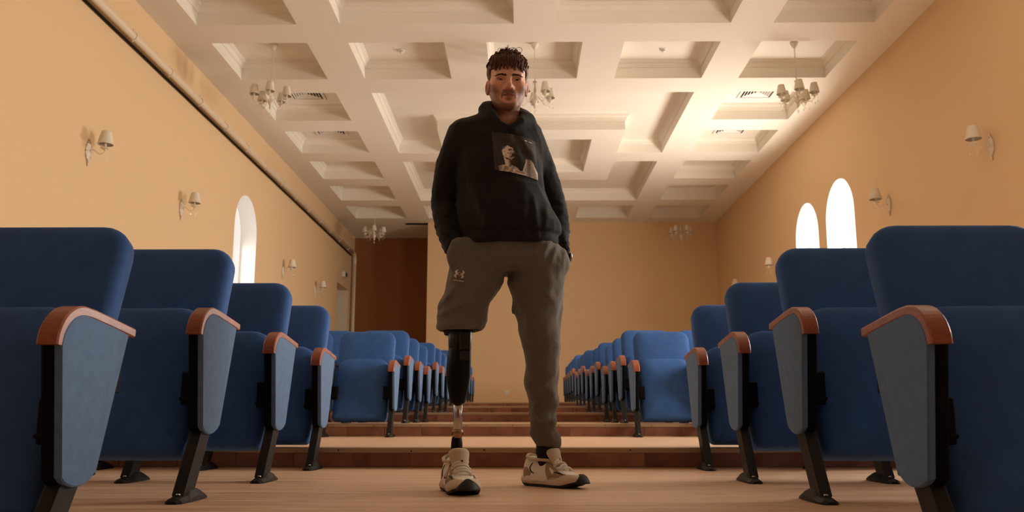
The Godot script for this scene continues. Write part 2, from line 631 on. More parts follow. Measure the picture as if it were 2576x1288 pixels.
func build_ceiling() -> void:
	var cx := [-4.68, -2.60, -0.505, 1.58, 3.645]
	var cw := 1.453
	var far := func(k: int) -> float: return 11.90 + 2.0944 * (k - 1)
	var near := func(k: int) -> float: return 11.90 + 2.0944 * (k - 1) - 1.465
	var recesses := []
	for k in range(-5, 8):
		if k == 1 or k == -5:
			for c in [[-4.68, -3.227], [-2.60, -0.09], [0.52, 3.033], [3.645, 5.098]]:
				recesses.append(rect(c[0], c[1], near.call(k), far.call(k)))
		elif k >= 3 and k <= 6:
			for c in [-4.68, 3.645]:
				recesses.append(rect(c, c + cw, near.call(k), far.call(k)))
		else:
			for c in cx:
				recesses.append(rect(c, c + cw, near.call(k), far.call(k)))
	# the middle: an island with its own coffer between two U-shaped recesses
	recesses.append(PackedVector2Array([Vector2(-2.60, 14.634), Vector2(3.037, 14.634), Vector2(3.037, 18.21), Vector2(2.077, 18.21), Vector2(2.077, 16.67), Vector2(-1.637, 16.67), Vector2(-1.637, 18.21), Vector2(-2.60, 18.21)]))
	recesses.append(PackedVector2Array([Vector2(-2.60, 18.85), Vector2(-1.637, 18.85), Vector2(-1.637, 20.39), Vector2(2.077, 20.39), Vector2(2.077, 18.85), Vector2(3.037, 18.85), Vector2(3.037, 22.42), Vector2(-2.60, 22.42)]))
	recesses.append(rect(-1.02, 1.46, 17.29, 19.72))
	var xs := [XL - 0.3, XR + 0.3]
	var ds := [D_FRONT - 0.2, D_RECESS + 0.2]
	for r in recesses:
		for p in r:
			xs.append(p.x)
			ds.append(p.y)
	xs.sort()
	ds.sort()
	var m := Mb.new()
	for i in xs.size() - 1:
		if xs[i + 1] - xs[i] < 0.001:
			continue
		var run := -1.0
		for j in ds.size() - 1:
			if ds[j + 1] - ds[j] < 0.001:
				continue
			var mid := Vector2((xs[i] + xs[i + 1]) * 0.5, (ds[j] + ds[j + 1]) * 0.5)
			var open := false
			for r in recesses:
				if Geometry2D.is_point_in_polygon(mid, r):
					open = true
					break
			if open:
				if run > -90.0 and run != -1.0:
					m.quad(V(xs[i], CEIL, run), V(xs[i + 1], CEIL, run), V(xs[i + 1], CEIL, ds[j]), V(xs[i], CEIL, ds[j]))
				run = -1.0
			elif run == -1.0:
				run = ds[j]
		if run != -1.0:
			m.quad(V(xs[i], CEIL, run), V(xs[i + 1], CEIL, run), V(xs[i + 1], CEIL, D_RECESS + 0.2), V(xs[i], CEIL, D_RECESS + 0.2))
	m.box(V((XL + XR) * 0.5, CEIL + 0.52, (D_FRONT + D_RECESS) * 0.5), Vector3(XR - XL + 1.2, 0.2, D_RECESS - D_FRONT + 0.8))
	for s in [XL - 0.4, XR + 0.4]:
		m.box(V(s, CEIL + 0.22, (D_FRONT + D_RECESS) * 0.5), Vector3(0.2, 0.42, D_RECESS - D_FRONT + 0.8))
	for s in [D_FRONT - 0.3, D_RECESS + 0.3]:
		m.box(V((XL + XR) * 0.5, CEIL + 0.22, s), Vector3(XR - XL + 1.2, 0.42, 0.2))
	var ceiling := put(m, "ceiling", M.plaster)
	structure(ceiling, "cream plaster ceiling of deep moulded coffers")
	# wall of the recess, then a stepped cove moulding up to the panel
	var profile := [[0.0, 0.0], [0.0, 0.185], [0.014, 0.187], [0.016, 0.205], [0.022, 0.21], [0.028, 0.235], [0.045, 0.258], [0.066, 0.268], [0.070, 0.282], [0.084, 0.286], [0.086, 0.30]]
	for r in recesses:
		var b := Mb.new()
		var rows := []
		for p in profile:
			var q := inset_poly(r, p[0])
			var ring := PackedVector3Array()
			for u in q:
				ring.append(V(u.x, CEIL + p[1], u.y))
			rows.append(ring)
		for i in rows.size() - 1:
			for j in r.size():
				var k: int = (j + 1) % r.size()
				b.quad(rows[i][j], rows[i][k], rows[i + 1][k], rows[i + 1][j])
		var top := inset_poly(r, 0.086)
		var idx := Geometry2D.triangulate_polygon(top)
		var t := PackedVector3Array()
		for i in idx:
			t.append(V(top[i].x, CEIL + 0.30, top[i].y))
		b.add(t, -1, false)
		put(b, "coffer", M.plaster, ceiling)


# ---------------------------------------------------------------- theatre chairs
func round_rect(w: float, h: float, rt: float, rb: float, n := 6) -> PackedVector2Array:
	var p := PackedVector2Array()
	p.append_array(arc(w * 0.5 - rt, h - rt, rt, rt, 0, 90, n))
	p.append_array(arc(-w * 0.5 + rt, h - rt, rt, rt, 90, 180, n))
	p.append_array(arc(-w * 0.5 + rb, rb, rb, rb, 180, 270, n))
	p.append_array(arc(w * 0.5 - rb, rb, rb, rb, 270, 360, n))
	return p


# upholstered pad: outline in x/y, thickness along +z, front face bulging
func pad(w: float, h: float, t: float, rt: float, rb: float, bulge: float) -> Mb:
	var m := Mb.new()
	var rows := []
	for s in [[0.020, 0.0], [0.006, 0.006], [0.0, 0.02], [0.0, t - 0.034], [0.003, t - 0.022], [0.010, t - 0.011], [0.022, t - 0.003], [0.045, t + bulge * 0.25], [0.085, t + bulge * 0.6], [0.14, t + bulge * 0.9], [0.19, t + bulge]]:
		var i: float = s[0]
		var ring := PackedVector3Array()
		for p in round_rect(w - 2 * i, h - 2 * i, maxf(rt - i * 0.6, 0.012), maxf(rb - i * 0.6, 0.012)):
			ring.append(Vector3(p.x, p.y + i, s[1]))
		rows.append(ring)
	m.loft(rows, true, true, 0)
	return m


func moved(m: Mb, t: Transform3D) -> Mb:
	for i in m.v.size():
		m.v[i] = t * m.v[i]
	return m


# s = +1: the stand is on the +x side of the seat (chairs left of the aisle); -1: mirrored.
# Chair origin: floor under the middle of the stand, x at the stand; +z faces the camera.
func make_chair(s: float) -> Node3D:
	var t := thing("theatre_chair", "", "theatre chair", Vector3.ZERO, 0.0, "blue tip-up theatre chairs in rows")
	var xc := -s * 0.2875
	var lean := atan2(0.215, 0.56)
	var b := moved(pad(0.506, 0.585, 0.088, 0.085, 0.05, 0.016), Transform3D(Basis(Vector3.RIGHT, -lean), Vector3(xc, 0.372, -0.265)))
	put(b, "backrest", M.fabric_blue, t)
	lean = atan2(0.175, 0.55)
	var seat := put(moved(pad(0.474, 0.566, 0.10, 0.115, 0.03, 0.024), Transform3D(Basis(Vector3.RIGHT, -lean), Vector3(xc, 0.118, -0.135))), "seat", M.fabric_blue, t)
	for k in [-1, 1]:
		var h := Mb.new()
		h.soft_box(Vector3(xc + k * 0.226, 0.375, -0.098), Vector3(0.05, 0.115, 0.05), 0.004)
		h.soft_box(Vector3(xc + k * 0.226, 0.338, -0.070), Vector3(0.052, 0.012, 0.012), 0.002)
		h.lathe(Vector3(xc + k * 0.226, 0.405, -0.0735), [[0.0001, 0.0], [0.006, 0.0], [0.005, 0.003], [0.0001, 0.004]], 8, Basis(Vector3.RIGHT, PI / 2))
		put(h, "hinge_bracket", M.black_plastic, seat)
	# wooden armrest: a band bent down at the front
	var path := arc(0.052, 0.553, 0.127, 0.104, 180.0, 92.0, 12)
	path.append(Vector2(0.10, 0.655))
	path.append(Vector2(0.20, 0.645))
	path.append(Vector2(0.341, 0.630))
	var rows := []
	var n := path.size()
	for i in n:
		var dir := (path[mini(i + 1, n - 1)] - path[maxi(i - 1, 0)]).normalized()
		var nor := Vector2(-dir.y, dir.x)
		if nor.y < 0.0 and i > n / 2:
			nor = -nor
		var ring := PackedVector3Array()
		var w := 0.0265
		var e := 0.004
		for q in [[-w + e, 0.0], [w - e, 0.0], [w, -e], [w, -0.026 + e], [w - e, -0.026], [-w + e, -0.026], [-w, -0.026 + e], [-w, -e]]:
			var p: Vector2 = path[i] + nor * q[1]
			ring.append(Vector3(q[0], p.y, -p.x))
		rows.append(ring)
	var arm := Mb.new()
	arm.loft(rows, true, true, -1)
	put(arm, "armrest", M.arm_wood, t)
	# side panel and the black frame behind it
	var poly := PackedVector2Array([Vector2(-0.057, 0.555)])
	poly.append_array(arc(0.052, 0.553, 0.106, 0.083, 172.0, 92.0, 8))
	poly.append_array(PackedVector2Array([Vector2(0.20, 0.622), Vector2(0.296, 0.609), Vector2(0.166, 0.238)]))
	poly.append_array(arc(0.078, 0.262, 0.092, 0.046, -22.0, -152.0, 9))
	var side := Mb.new()
	side.prism(poly, Vector3(s * 0.008, 0, 0), Vector3(0, 0, -1), Vector3.UP, Vector3(s * 0.020, 0, 0), 0.004)
	put(side, "side_panel", M.fabric_panel, t)
	var fr := Mb.new()
	var fp := PackedVector2Array()
	for p in poly:
		fp.append(p + (p - Vector2(0.09, 0.43)).normalized() * 0.004)
	fr.prism(fp, Vector3(s * 0.008, 0, 0), Vector3(0, 0, -1), Vector3.UP, Vector3(-s * 0.030, 0, 0), 0.005)
	# back bracket that ties the frame to the backrest
	fr.soft_box(Vector3(-s * 0.02, 0.50, -0.30), Vector3(0.02, 0.10, 0.10), 0.003)
	put(fr, "end_frame", M.black_frame, t)
	var leg := Mb.new()
	var lp := PackedVector2Array([Vector2(-0.112, 0.02), Vector2(-0.018, 0.02), Vector2(0.135, 0.26), Vector2(0.04, 0.26)])
	leg.prism(lp, Vector3(-0.019 - s * 0.004, 0, 0), Vector3(0, 0, -1), Vector3.UP, Vector3(0.038, 0, 0), 0.005)
	var lo := put(leg, "leg", M.black_steel, t)
	var foot := Mb.new()
	rows = []
	for q in [[-0.165, 0.016, 0.010], [-0.150, 0.028, 0.018], [-0.09, 0.0325, 0.026], [-0.065, 0.0325, 0.040], [-0.02, 0.0325, 0.046], [0.03, 0.032, 0.036], [0.085, 0.026, 0.018], [0.10, 0.016, 0.010]]:
		var w: float = q[1]
		var h: float = q[2]
		rows.append(PackedVector3Array([Vector3(-w, 0, -q[0]), Vector3(w, 0, -q[0]), Vector3(w, h * 0.35, -q[0]), Vector3(w * 0.62, h * 0.85, -q[0]), Vector3(w * 0.3, h, -q[0]), Vector3(-w * 0.3, h, -q[0]), Vector3(-w * 0.62, h * 0.85, -q[0]), Vector3(-w, h * 0.35, -q[0])]))
	foot.loft(rows, true, true, -1)
	var fo := put(foot, "foot_plate", M.black_steel, lo)
	var bolt := Mb.new()
	bolt.lathe(Vector3(0, 0.024, 0.115), [[0.008, 0.0], [0.008, 0.005], [0.005, 0.007], [0.0001, 0.007]], 8)
	put(bolt, "bolt", M.bright_metal, lo)
	return t


const ORDINAL := ["first", "second", "third", "fourth", "fifth", "sixth", "seventh", "eighth", "ninth", "tenth", "eleventh", "twelfth", "thirteenth", "fourteenth", "fifteenth", "sixteenth", "seventeenth", "eighteenth", "nineteenth"]


func build_chairs() -> void:
	# [distance of the stands, floor height] of every row from the front
	var rows := [[2.135, -STEP]]
	for k in 5:
		for i in 3:
			if k == 1 and i < 2:
				continue
			rows.append([Z1 + k * TERR - 0.095 - 0.905 * (2 - i), STEP * k])
	for i in 5:
		rows.append([Z1 + 4 * TERR + 0.86 + 0.905 * i, STEP * 5])
	var proto := {1: make_chair(1.0), -1: make_chair(-1.0)}
	var fresh := {1: true, -1: true}
	for r in rows.size():
		var d: float = rows[r][0]
		for s in [1, -1]:
			var x0: float = -1.112 if s > 0 else 0.983 + (d - 3.0) * 0.0028
			var seats := 3 if r > 0 else 1
			for k in seats:
				var side := "left" if s > 0 else "right"
				var where: String = ["at the aisle", "second from the aisle", "third from the aisle"][k]
				var label := "blue theatre chair %s in the %s row, %s block" % [where, ORDINAL[r], side]
				var at := V(x0 - s * 0.575 * k, rows[r][1], d)
				if fresh[s]:
					fresh[s] = false
					proto[s].position = at
					proto[s].set_meta("label", label)
				else:
					copy_of(proto[s], label, at)


# ---------------------------------------------------------------- lamps and fittings
# pleated cone shade, open below and above
func shade_mesh(r0: float, r1: float, h: float, pleats := 28) -> Mb:
	var m := Mb.new()
	var rows := []
	var n := pleats * 2
	for q in [[r1 - 0.003, h - 0.002, 0.0], [r1, h, 0.0], [r1 + 0.001, h - 0.006, 0.3], [lerpf(r1, r0, 0.5), h * 0.5, 1.0], [r0 - 0.001, 0.008, 0.6], [r0 + 0.0015, 0.006, 0.0], [r0 + 0.0015, 0.0, 0.0], [r0 - 0.002, 0.0, 0.0]]:
		var ring := PackedVector3Array()
		for j in n:
			var a := TAU * j / n
			var r: float = q[0] + (0.0016 if j % 2 else -0.0016) * q[2]
			ring.append(Vector3(cos(a) * r, q[1], sin(a) * r))
		rows.append(ring)
	m.loft(rows, true, false, 0)
	rows = []
	for q in [[r0 - 0.002, 0.0], [lerpf(r0, r1, 0.5) - 0.003, h * 0.5], [r1 - 0.003, h - 0.002]]:
		var ring := PackedVector3Array()
		for j in n:
			var a := TAU * j / n
			ring.append(Vector3(cos(a) * q[0], q[1], sin(a) * q[0]))
		rows.append(ring)
	m.loft(rows, true, false, 0)
	return m


func crystal_mesh(at: Vector3, r: float, h: float) -> Mb:
	var m := Mb.new()
	m.lathe(at, [[0.0004, 0.0], [r * 0.8, -h * 0.35], [r, -h * 0.6], [r * 0.6, -h * 0.88], [0.0004, -h]], 6, Basis.IDENTITY, -1)
	return m


# cup, candle and shade round the y axis, cup bottom at at; parts go under parent
func lamp_head(parent: Node, at: Vector3, r0: float, r1: float, h: float) -> void:
	var cup := Mb.new()
	cup.lathe(at, [[0.006, -0.022], [0.012, -0.016], [0.010, -0.004], [0.034, 0.004], [0.055, 0.018], [0.056, 0.021], [0.035, 0.012], [0.012, 0.010]], 14)
	put(cup, "drip_cup", M.antique_white, parent)
	var cn := Mb.new()
	cn.lathe(at, [[0.0135, 0.008], [0.0135, 0.10], [0.011, 0.104], [0.010, 0.13], [0.018, 0.15], [0.017, 0.175], [0.003, 0.195]], 10)
	put(cn, "candle_sleeve", M.candle, parent)
	put(moved(shade_mesh(r0, r1, h), Transform3D(Basis.IDENTITY, at + Vector3(0, 0.062, 0))), "lamp_shade", M.shade_cloth, parent)


func make_sconce() -> Node3D:
	# origin on the wall at the middle of the back plate, +x into the room
	var t := thing("wall_sconce", "", "wall lamp", Vector3.ZERO, 0.0, "cream shaded sconces on the side walls")
	var p := Mb.new()
	var side := Basis(Vector3(0, 0, 1), -PI / 2)      # lathe axis -> +x
	var stretch := Basis.from_scale(Vector3(1, 1.75, 1)) * side
	p.lathe(Vector3(0.001, 0.0, 0), [[0.0004, 0.0], [0.062, 0.0], [0.066, 0.008], [0.058, 0.016], [0.046, 0.013], [0.040, 0.020], [0.022, 0.026], [0.0004, 0.028]], 22, stretch)
	for i in 10:                                       # leafy scrolls round the rim
		var a := TAU * i / 10.0
		var c := Vector3(0.014, sin(a) * 0.113, cos(a) * 0.064)
		p.lathe(c, [[0.0004, -0.012], [0.012, -0.006], [0.014, 0.0], [0.010, 0.008], [0.0004, 0.012]], 8, Basis(Vector3(1, 0, 0), a))
	p.lathe(Vector3(0.014, 0.115, 0), [[0.010, 0.0], [0.016, 0.010], [0.009, 0.022], [0.012, 0.030], [0.0004, 0.045]], 10)
	p.lathe(Vector3(0.014, -0.115, 0), [[0.012, 0.0], [0.018, -0.010], [0.009, -0.020], [0.013, -0.035], [0.009, -0.050], [0.011, -0.060], [0.0004, -0.072]], 10)
	put(p, "back_plate", M.antique_white, t)
	var arm := Mb.new()
	arm.tube(smooth_path([Vector3(0.02, 0.0, 0), Vector3(0.05, 0.018, 0), Vector3(0.085, 0.010, 0), Vector3(0.12, -0.022, 0), Vector3(0.16, -0.034, 0), Vector3(0.19, -0.022, 0), Vector3(0.205, 0.0, 0)]), [0.0055], 8)
	arm.lathe(Vector3(0.03, 0.005, 0), [[0.012, 0.0], [0.014, 0.01], [0.006, 0.018]], 10, side)
	var ao := put(arm, "arm", M.antique_white, t)
	lamp_head(ao, Vector3(0.207, 0.022, 0), 0.093, 0.054, 0.165)
	var wire := Mb.new()
	for k in 3:
		var a := TAU * k / 3.0 + 0.5
		var top := Vector3(0.207 + cos(a) * 0.052, 0.038, sin(a) * 0.052)
		wire.tube(PackedVector3Array([top, top + Vector3(0, -0.10, 0)]), [0.0012], 5)
		put(crystal_mesh(top + Vector3(0, -0.10, 0), 0.008, 0.045), "crystal_drop", M.crystal, t)
	put(wire, "drop_wire", M.antique_white, t)
	return t


func make_chandelier() -> Node3D:
	# origin where the canopy meets the ceiling panel
	var t := thing("chandelier", "", "chandelier", Vector3.ZERO, 0.0, "cream five-armed chandeliers")
	var m := Mb.new()
	m.lathe(Vector3.ZERO, [[0.062, 0.0], [0.064, -0.012], [0.050, -0.05], [0.026, -0.085], [0.012, -0.10], [0.010, -0.11]], 16)
	put(m, "canopy", M.antique_white, t)
	m = Mb.new()
	var y := -0.10
	var k := 0
	while y > -0.62:
		var ring := PackedVector3Array()
		var turn := Basis(Vector3.UP, PI / 2 * (k % 2) + 0.4)
		for j in 11:
			var a := TAU * j / 10.0
			ring.append(Vector3(0, y - 0.018, 0) + turn * Vector3(cos(a) * 0.009, sin(a) * 0.018, 0))
		m.tube(ring, [0.0032], 5, false)
		y -= 0.029
		k += 1
	m.tube(smooth_path([Vector3(0.006, -0.1, 0), Vector3(-0.008, -0.2, 0.006), Vector3(0.009, -0.33, -0.005), Vector3(-0.008, -0.46, 0.006), Vector3(0.0, -0.63, 0)]), [0.004], 6)
	put(m, "chain", M.antique_white, t)
	m = Mb.new()
	m.lathe(Vector3(0, -0.63, 0), [[0.006, 0.0], [0.030, -0.01], [0.036, -0.018], [0.014, -0.03], [0.012, -0.075], [0.017, -0.08], [0.012, -0.088], [0.020, -0.125], [0.028, -0.15], [0.020, -0.18], [0.012, -0.20], [0.013, -0.26], [0.020, -0.275], [0.016, -0.29], [0.034, -0.315], [0.046, -0.335], [0.040, -0.36], [0.020, -0.39], [0.016, -0.405], [0.022, -0.42], [0.012, -0.45], [0.005, -0.47]], 16)
	put(m, "column", M.antique_white, t)
	put(crystal_mesh(Vector3(0, -1.11, 0), 0.02, 0.07), "crystal_drop", M.crystal, t)
	for i in 5:
		var a := TAU * i / 5.0
		var b := Basis(Vector3.UP, a)
		var arm := Mb.new()
		arm.tube(smooth_path([b * Vector3(0.03, -0.95, 0), b * Vector3(0.06, -0.915, 0), b * Vector3(0.095, -0.925, 0), b * Vector3(0.14, -0.985, 0), b * Vector3(0.19, -1.015, 0), b * Vector3(0.235, -0.995, 0), b * Vector3(0.258, -0.96, 0)], 5), [0.0055], 7)
		var ao := put(arm, "arm", M.antique_white, t)
		var at := b * Vector3(0.26, -0.945, 0)
		lamp_head(ao, at, 0.078, 0.048, 0.155)
		var wire := Mb.new()
		for j in 3:
			var c := a + TAU * j / 3.0
			var top := at + Vector3(cos(c) * 0.052, 0.016, sin(c) * 0.052)
			wire.tube(PackedVector3Array([top, top + Vector3(0, -0.09, 0)]), [0.0012], 4)
			put(crystal_mesh(top + Vector3(0, -0.09, 0), 0.008, 0.04), "crystal_drop", M.crystal, ao)
		# bead string from the column to the cup
		var from := Vector3(0, -0.66, 0) + b * Vector3(0.03, 0, 0)
		wire.tube(smooth_path([from, from.lerp(at, 0.4) + Vector3(0, -0.13, 0), from.lerp(at, 0.8) + Vector3(0, -0.09, 0), at], 4), [0.0016], 4)
		put(wire, "bead_string", M.antique_white, ao)
	return t


func build_fixtures() -> void:
	# --- heating pipe along the left wall, turning down in the recess
	var pipe := thing("wall_pipe", "long cream pipe running under the ceiling along the ochre wall with clamps", "pipe", V(XL, 0, 0))
	var m := Mb.new()
	var px := 0.105
	m.tube(PackedVector3Array([V(px, 5.25, -4.8), V(px, 5.25, 10), V(px, 5.25, 26.55)]), [0.052], 14)
	put(m, "pipe_run", M.pipe_cream, pipe)
	m = Mb.new()
	m.tube(smooth_path([V(px, 5.25, 26.5), V(px, 5.25, 26.6), V(px, 5.20, 26.78), V(px, 5.08, 26.84), V(px, 4.95, 26.84)], 5), [0.056], 14)
	put(m, "elbow", M.pipe_cream, pipe)
	m = Mb.new()
	m.tube(PackedVector3Array([V(px, 5.02, 26.84), V(px, 2.5, 26.84), V(px, STEP * 5, 26.84)]), [0.052], 14)
	put(m, "down_pipe", M.pipe_cream, pipe)
	m = Mb.new()
	var ring := PackedVector3Array()
	for j in 17:
		var a := TAU * j / 16.0
		ring.append(Vector3(cos(a) * 0.057, sin(a) * 0.057, 0))
	m.tube(ring, [0.007], 6, false)
	m.soft_box(Vector3(-0.08, 0, 0), Vector3(0.05, 0.012, 0.012), 0.002)
	m.soft_box(Vector3(0, -0.070, 0), Vector3(0.018, 0.03, 0.014), 0.002)
	m.soft_box(Vector3(0, 0.078, 0), Vector3(0.014, 0.045, 0.010), 0.002)
	var clamp_mesh := m.mesh()
	for k in range(-11, 13):
		var o := put(clamp_mesh, "clamp", M.pipe_cream, pipe)
		o.position = V(px, 5.25, 10.92 + 1.23 * k)
	m = Mb.new()
	var gap_shadow_path := PackedVector3Array()  # dark tube put in for the shadow between pipe and wall
	for k in 40:
		gap_shadow_path.append(V(XL + 0.03, 5.186 - 0.004 * (k % 2), -4.6 + k * 0.80))
	m.tube(gap_shadow_path, [0.019], 6)
	tag(put(m, "gap_shadow", M.black_plastic), "thin black strip standing in for the gap shadow beneath the cream pipe on the ochre wall", "gap_shadow")
	# --- sconces
	var names := ["nearest of four", "second of four", "third of four", "farthest of four"]
	var sc := make_sconce()
	var fresh := true
	for s in [-1, 1]:
		for k in 4:
			var d: float = [10.22, 13.19, 19.09, 22.15][k]
			var label := "cream pleated wall sconce, %s along the wall with the %s" % [names[k], "pipe" if s < 0 else "paired windows"]
			var at := V(XL if s < 0 else XR, 3.445 if s < 0 else 3.48, d)
			if fresh:
				fresh = false
				sc.position = at
				sc.set_meta("label", label)
			else:
				copy_of(sc, label, at, 0.0 if s < 0 else PI)
	# --- chandeliers
	var top := CEIL + 0.30
	var ch := make_chandelier()
	ch.position = V(-3.955, top, 13.265)
	ch.rotation.y = deg_to_rad(-78)
	ch.set_meta("label", "cream chandelier hanging near the pipe wall, over the front rows")
	copy_of(ch, "cream chandelier seen just behind the man's head", V(0.235, top, 13.265), deg_to_rad(20))
	copy_of(ch, "cream chandelier hanging near the paired windows, over the front rows", V(4.375, top, 13.265), deg_to_rad(-100))
	copy_of(ch, "distant cream chandelier hanging before the recess with painted shade", V(-4.02, top, 23.74), deg_to_rad(-84))
	copy_of(ch, "distant cream chandelier hanging before the ochre back wall", V(4.42, top, 23.74), deg_to_rad(-60))
	# --- air diffusers in the side coffers
	var fresh_vent: Node3D = null
	var ids := ["coffer behind the chandelier by the pipe wall", "second coffer behind the chandelier by the pipe wall", "coffer behind the chandelier by the paired windows", "second coffer behind the chandelier by the paired windows"]
	for i in 4:
		var at := V(-3.955 if i < 2 else 4.37, top, 15.40 + 2.0944 * (i % 2))
		var label: String = "square white air diffuser in the " + ids[i]
		if fresh_vent != null:
			copy_of(fresh_vent, label, at)
			continue
		var t := thing("air_diffuser", label, "vent", at, 0.0, "air diffusers in the ceiling coffers")
		fresh_vent = t
		m = Mb.new()
		var h := 0.30
		for q in [[0, -h, 2 * h + 0.05, 0.05], [0, h, 2 * h + 0.05, 0.05], [-h, 0, 0.05, 2 * h - 0.05], [h, 0, 0.05, 2 * h - 0.05]]:
			m.soft_box(Vector3(q[0], -0.012, q[1]), Vector3(q[2], 0.024, q[3]), 0.004)
		put(m, "frame", M.white_plastic, t)
		m = Mb.new()
		m.box(Vector3(0, -0.002, 0), Vector3(2 * h - 0.04, 0.004, 2 * h - 0.04))
		put(m, "duct_opening", M.dark_gap, t)
		for side in 4:
			for j in 5:
				m = Mb.new()
				var w := 0.05 + j * 0.11
				m.soft_box(Vector3(0, -0.014, 0.03 + j * 0.05), Vector3(w, 0.003, 0.034), 0.001, Basis(Vector3.RIGHT, 0.6))
				m = moved(m, Transform3D(Basis(Vector3.UP, PI / 2 * side), Vector3.ZERO))
				put(m, "slat", M.white_plastic, t)
	# --- smoke detectors
	for i in 2:
		var t := thing("smoke_detector", "round white smoke detector in a ceiling coffer " + ("left of the man's head" if i == 0 else "between two chandeliers"), "smoke detector", V(-1.93 if i == 0 else 2.33, top, 13.5), 0.0, "smoke detectors in the ceiling coffers")
		m = Mb.new()
		m.lathe(Vector3.ZERO, [[0.055, 0.0], [0.056, -0.012], [0.050, -0.02], [0.02, -0.021]], 18)
		put(m, "base", M.white_plastic, t)
		m = Mb.new()
		m.lathe(Vector3.ZERO, [[0.02, -0.02], [0.028, -0.021], [0.028, -0.030], [0.02, -0.031]], 14)
		put(m, "smoke_inlet", M.dark_gap, t)
		m = Mb.new()
		m.lathe(Vector3.ZERO, [[0.034, -0.030], [0.036, -0.036], [0.026, -0.050], [0.012, -0.056], [0.0004, -0.057]], 18)
		put(m, "cap", M.white_plastic, t)
	# --- exit light over the doorway
	var ex := thing("exit_light", "small box-shaped exit light with a dark green face above the far doorway", "exit sign", V(XL, 4.43, 25.7))
	m = Mb.new()
	m.soft_box(Vector3(0.045, 0, 0), Vector3(0.09, 0.15, 0.34), 0.006)
	put(m, "housing", M.white_plastic, ex)
	m = Mb.new()
	m.soft_box(Vector3(0.091, 0, 0), Vector3(0.006, 0.125, 0.31), 0.002)
	put(m, "face_panel", M.sign_green, ex)
	# --- doorway lining and door
	var door := Node3D.new()
	door.name = "door_1"
	door.position = V(XL, 0, 0)
	structure(door, "pale doorway at the far end of the side wall")
	add_child(door)
	m = Mb.new()
	m.box(V(-0.26, (STEP * 5 + 4.09) * 0.5, 26.565), Vector3(0.46, 4.09 - STEP * 5, 0.03))
	m.box(V(-0.26, (STEP * 5 + 4.09) * 0.5, 24.875), Vector3(0.46, 4.09 - STEP * 5, 0.03))
	put(m, "jamb", M.door_paint, door)
	m = Mb.new()
	m.soft_box(V(-0.46, (STEP * 5 + 4.09) * 0.5, 25.72), Vector3(0.05, 4.07 - STEP * 5, 1.66), 0.004)
	for q in [[1.25, 0.9], [3.0, 1.5]]:
		m.soft_box(V(-0.432, q[0], 25.72), Vector3(0.012, q[1], 1.2), 0.004)
	put(m, "door_leaf", M.door_paint, door)
	m = Mb.new()
	m.tube(smooth_path([V(-0.43, 1.6, 25.05), V(-0.38, 1.6, 25.05), V(-0.375, 1.6, 25.18)], 4), [0.009], 8)
	put(m, "handle", M.bright_metal, door)
	# --- socket low on the back wall
	var so := thing("wall_socket", "small square wall socket low on the ochre back wall between the man's legs", "socket", V(-0.385, 0.972, D_BACK))
	m = Mb.new()
	m.soft_box(Vector3(0, 0, 0.006), Vector3(0.105, 0.105, 0.012), 0.004)
	put(m, "plate", M.white_plastic, so)
	m = Mb.new()
	m.lathe(Vector3(0, 0, 0.0125), [[0.026, 0.0], [0.026, 0.002], [0.021, 0.001], [0.0004, 0.0005]], 16, Basis(Vector3.RIGHT, PI / 2))
	put(m, "socket_insert", M.door_paint, so)


# ---------------------------------------------------------------- the man
# body frame: x to the picture's right, y up, +z towards the camera; origin on the floor under him
const BODY := Vector3(-0.09, 0.0, -3.45)
var fold := FastNoiseLite.new()
var fine := FastNoiseLite.new()


func L(x: float, y: float, d: float) -> Vector3:
	return Vector3(x - BODY.x, y, -d - BODY.z)


static func ell(p: Vector3, c: Vector3, r: Vector3) -> float:
	var q := (p - c) / r
	var k := q.length()
	var g := (q / r).length()
	return k * (k - 1.0) / maxf(g, 0.0001)


static func cap(p: Vector3, a: Vector3, b: Vector3, ra: float, rb: float) -> float:
	var ab := b - a
	var t := clampf((p - a).dot(ab) / ab.length_squared(), 0.0, 1.0)
	return (p - a - ab * t).length() - lerpf(ra, rb, t)


static func smin(a: float, b: float, k: float) -> float:
	var h := maxf(k - absf(a - b), 0.0) / k
	return minf(a, b) - h * h * k * 0.25


static func smax(a: float, b: float, k: float) -> float:
	return -smin(-a, -b, k)


# an upright stack of ellipses: rows of [y, x, z, half width, half depth], top to bottom
static func stack(p: Vector3, rows: Array) -> float:
	var n := rows.size()
	var i := 0
	while i < n - 2 and p.y < rows[i + 1][0]:
		i += 1
	var a: Array = rows[i]
	var b: Array = rows[i + 1]
	var t := clampf((p.y - a[0]) / (b[0] - a[0]), 0.0, 1.0)
	t = lerpf(t, t * t * (3.0 - 2.0 * t), 0.35)
	var r := Vector2(lerpf(a[3], b[3], t), lerpf(a[4], b[4], t))
	var q := Vector2(p.x - lerpf(a[1], b[1], t), p.z - lerpf(a[2], b[2], t)) / r
	var k := q.length()
	var g := (q / r).length()
	var d := k * (k - 1.0) / maxf(g, 0.0001)
	var top: float = p.y - rows[0][0]
	var bottom: float = rows[n - 1][0] - p.y
	return smax(d, maxf(top, bottom), 0.02)


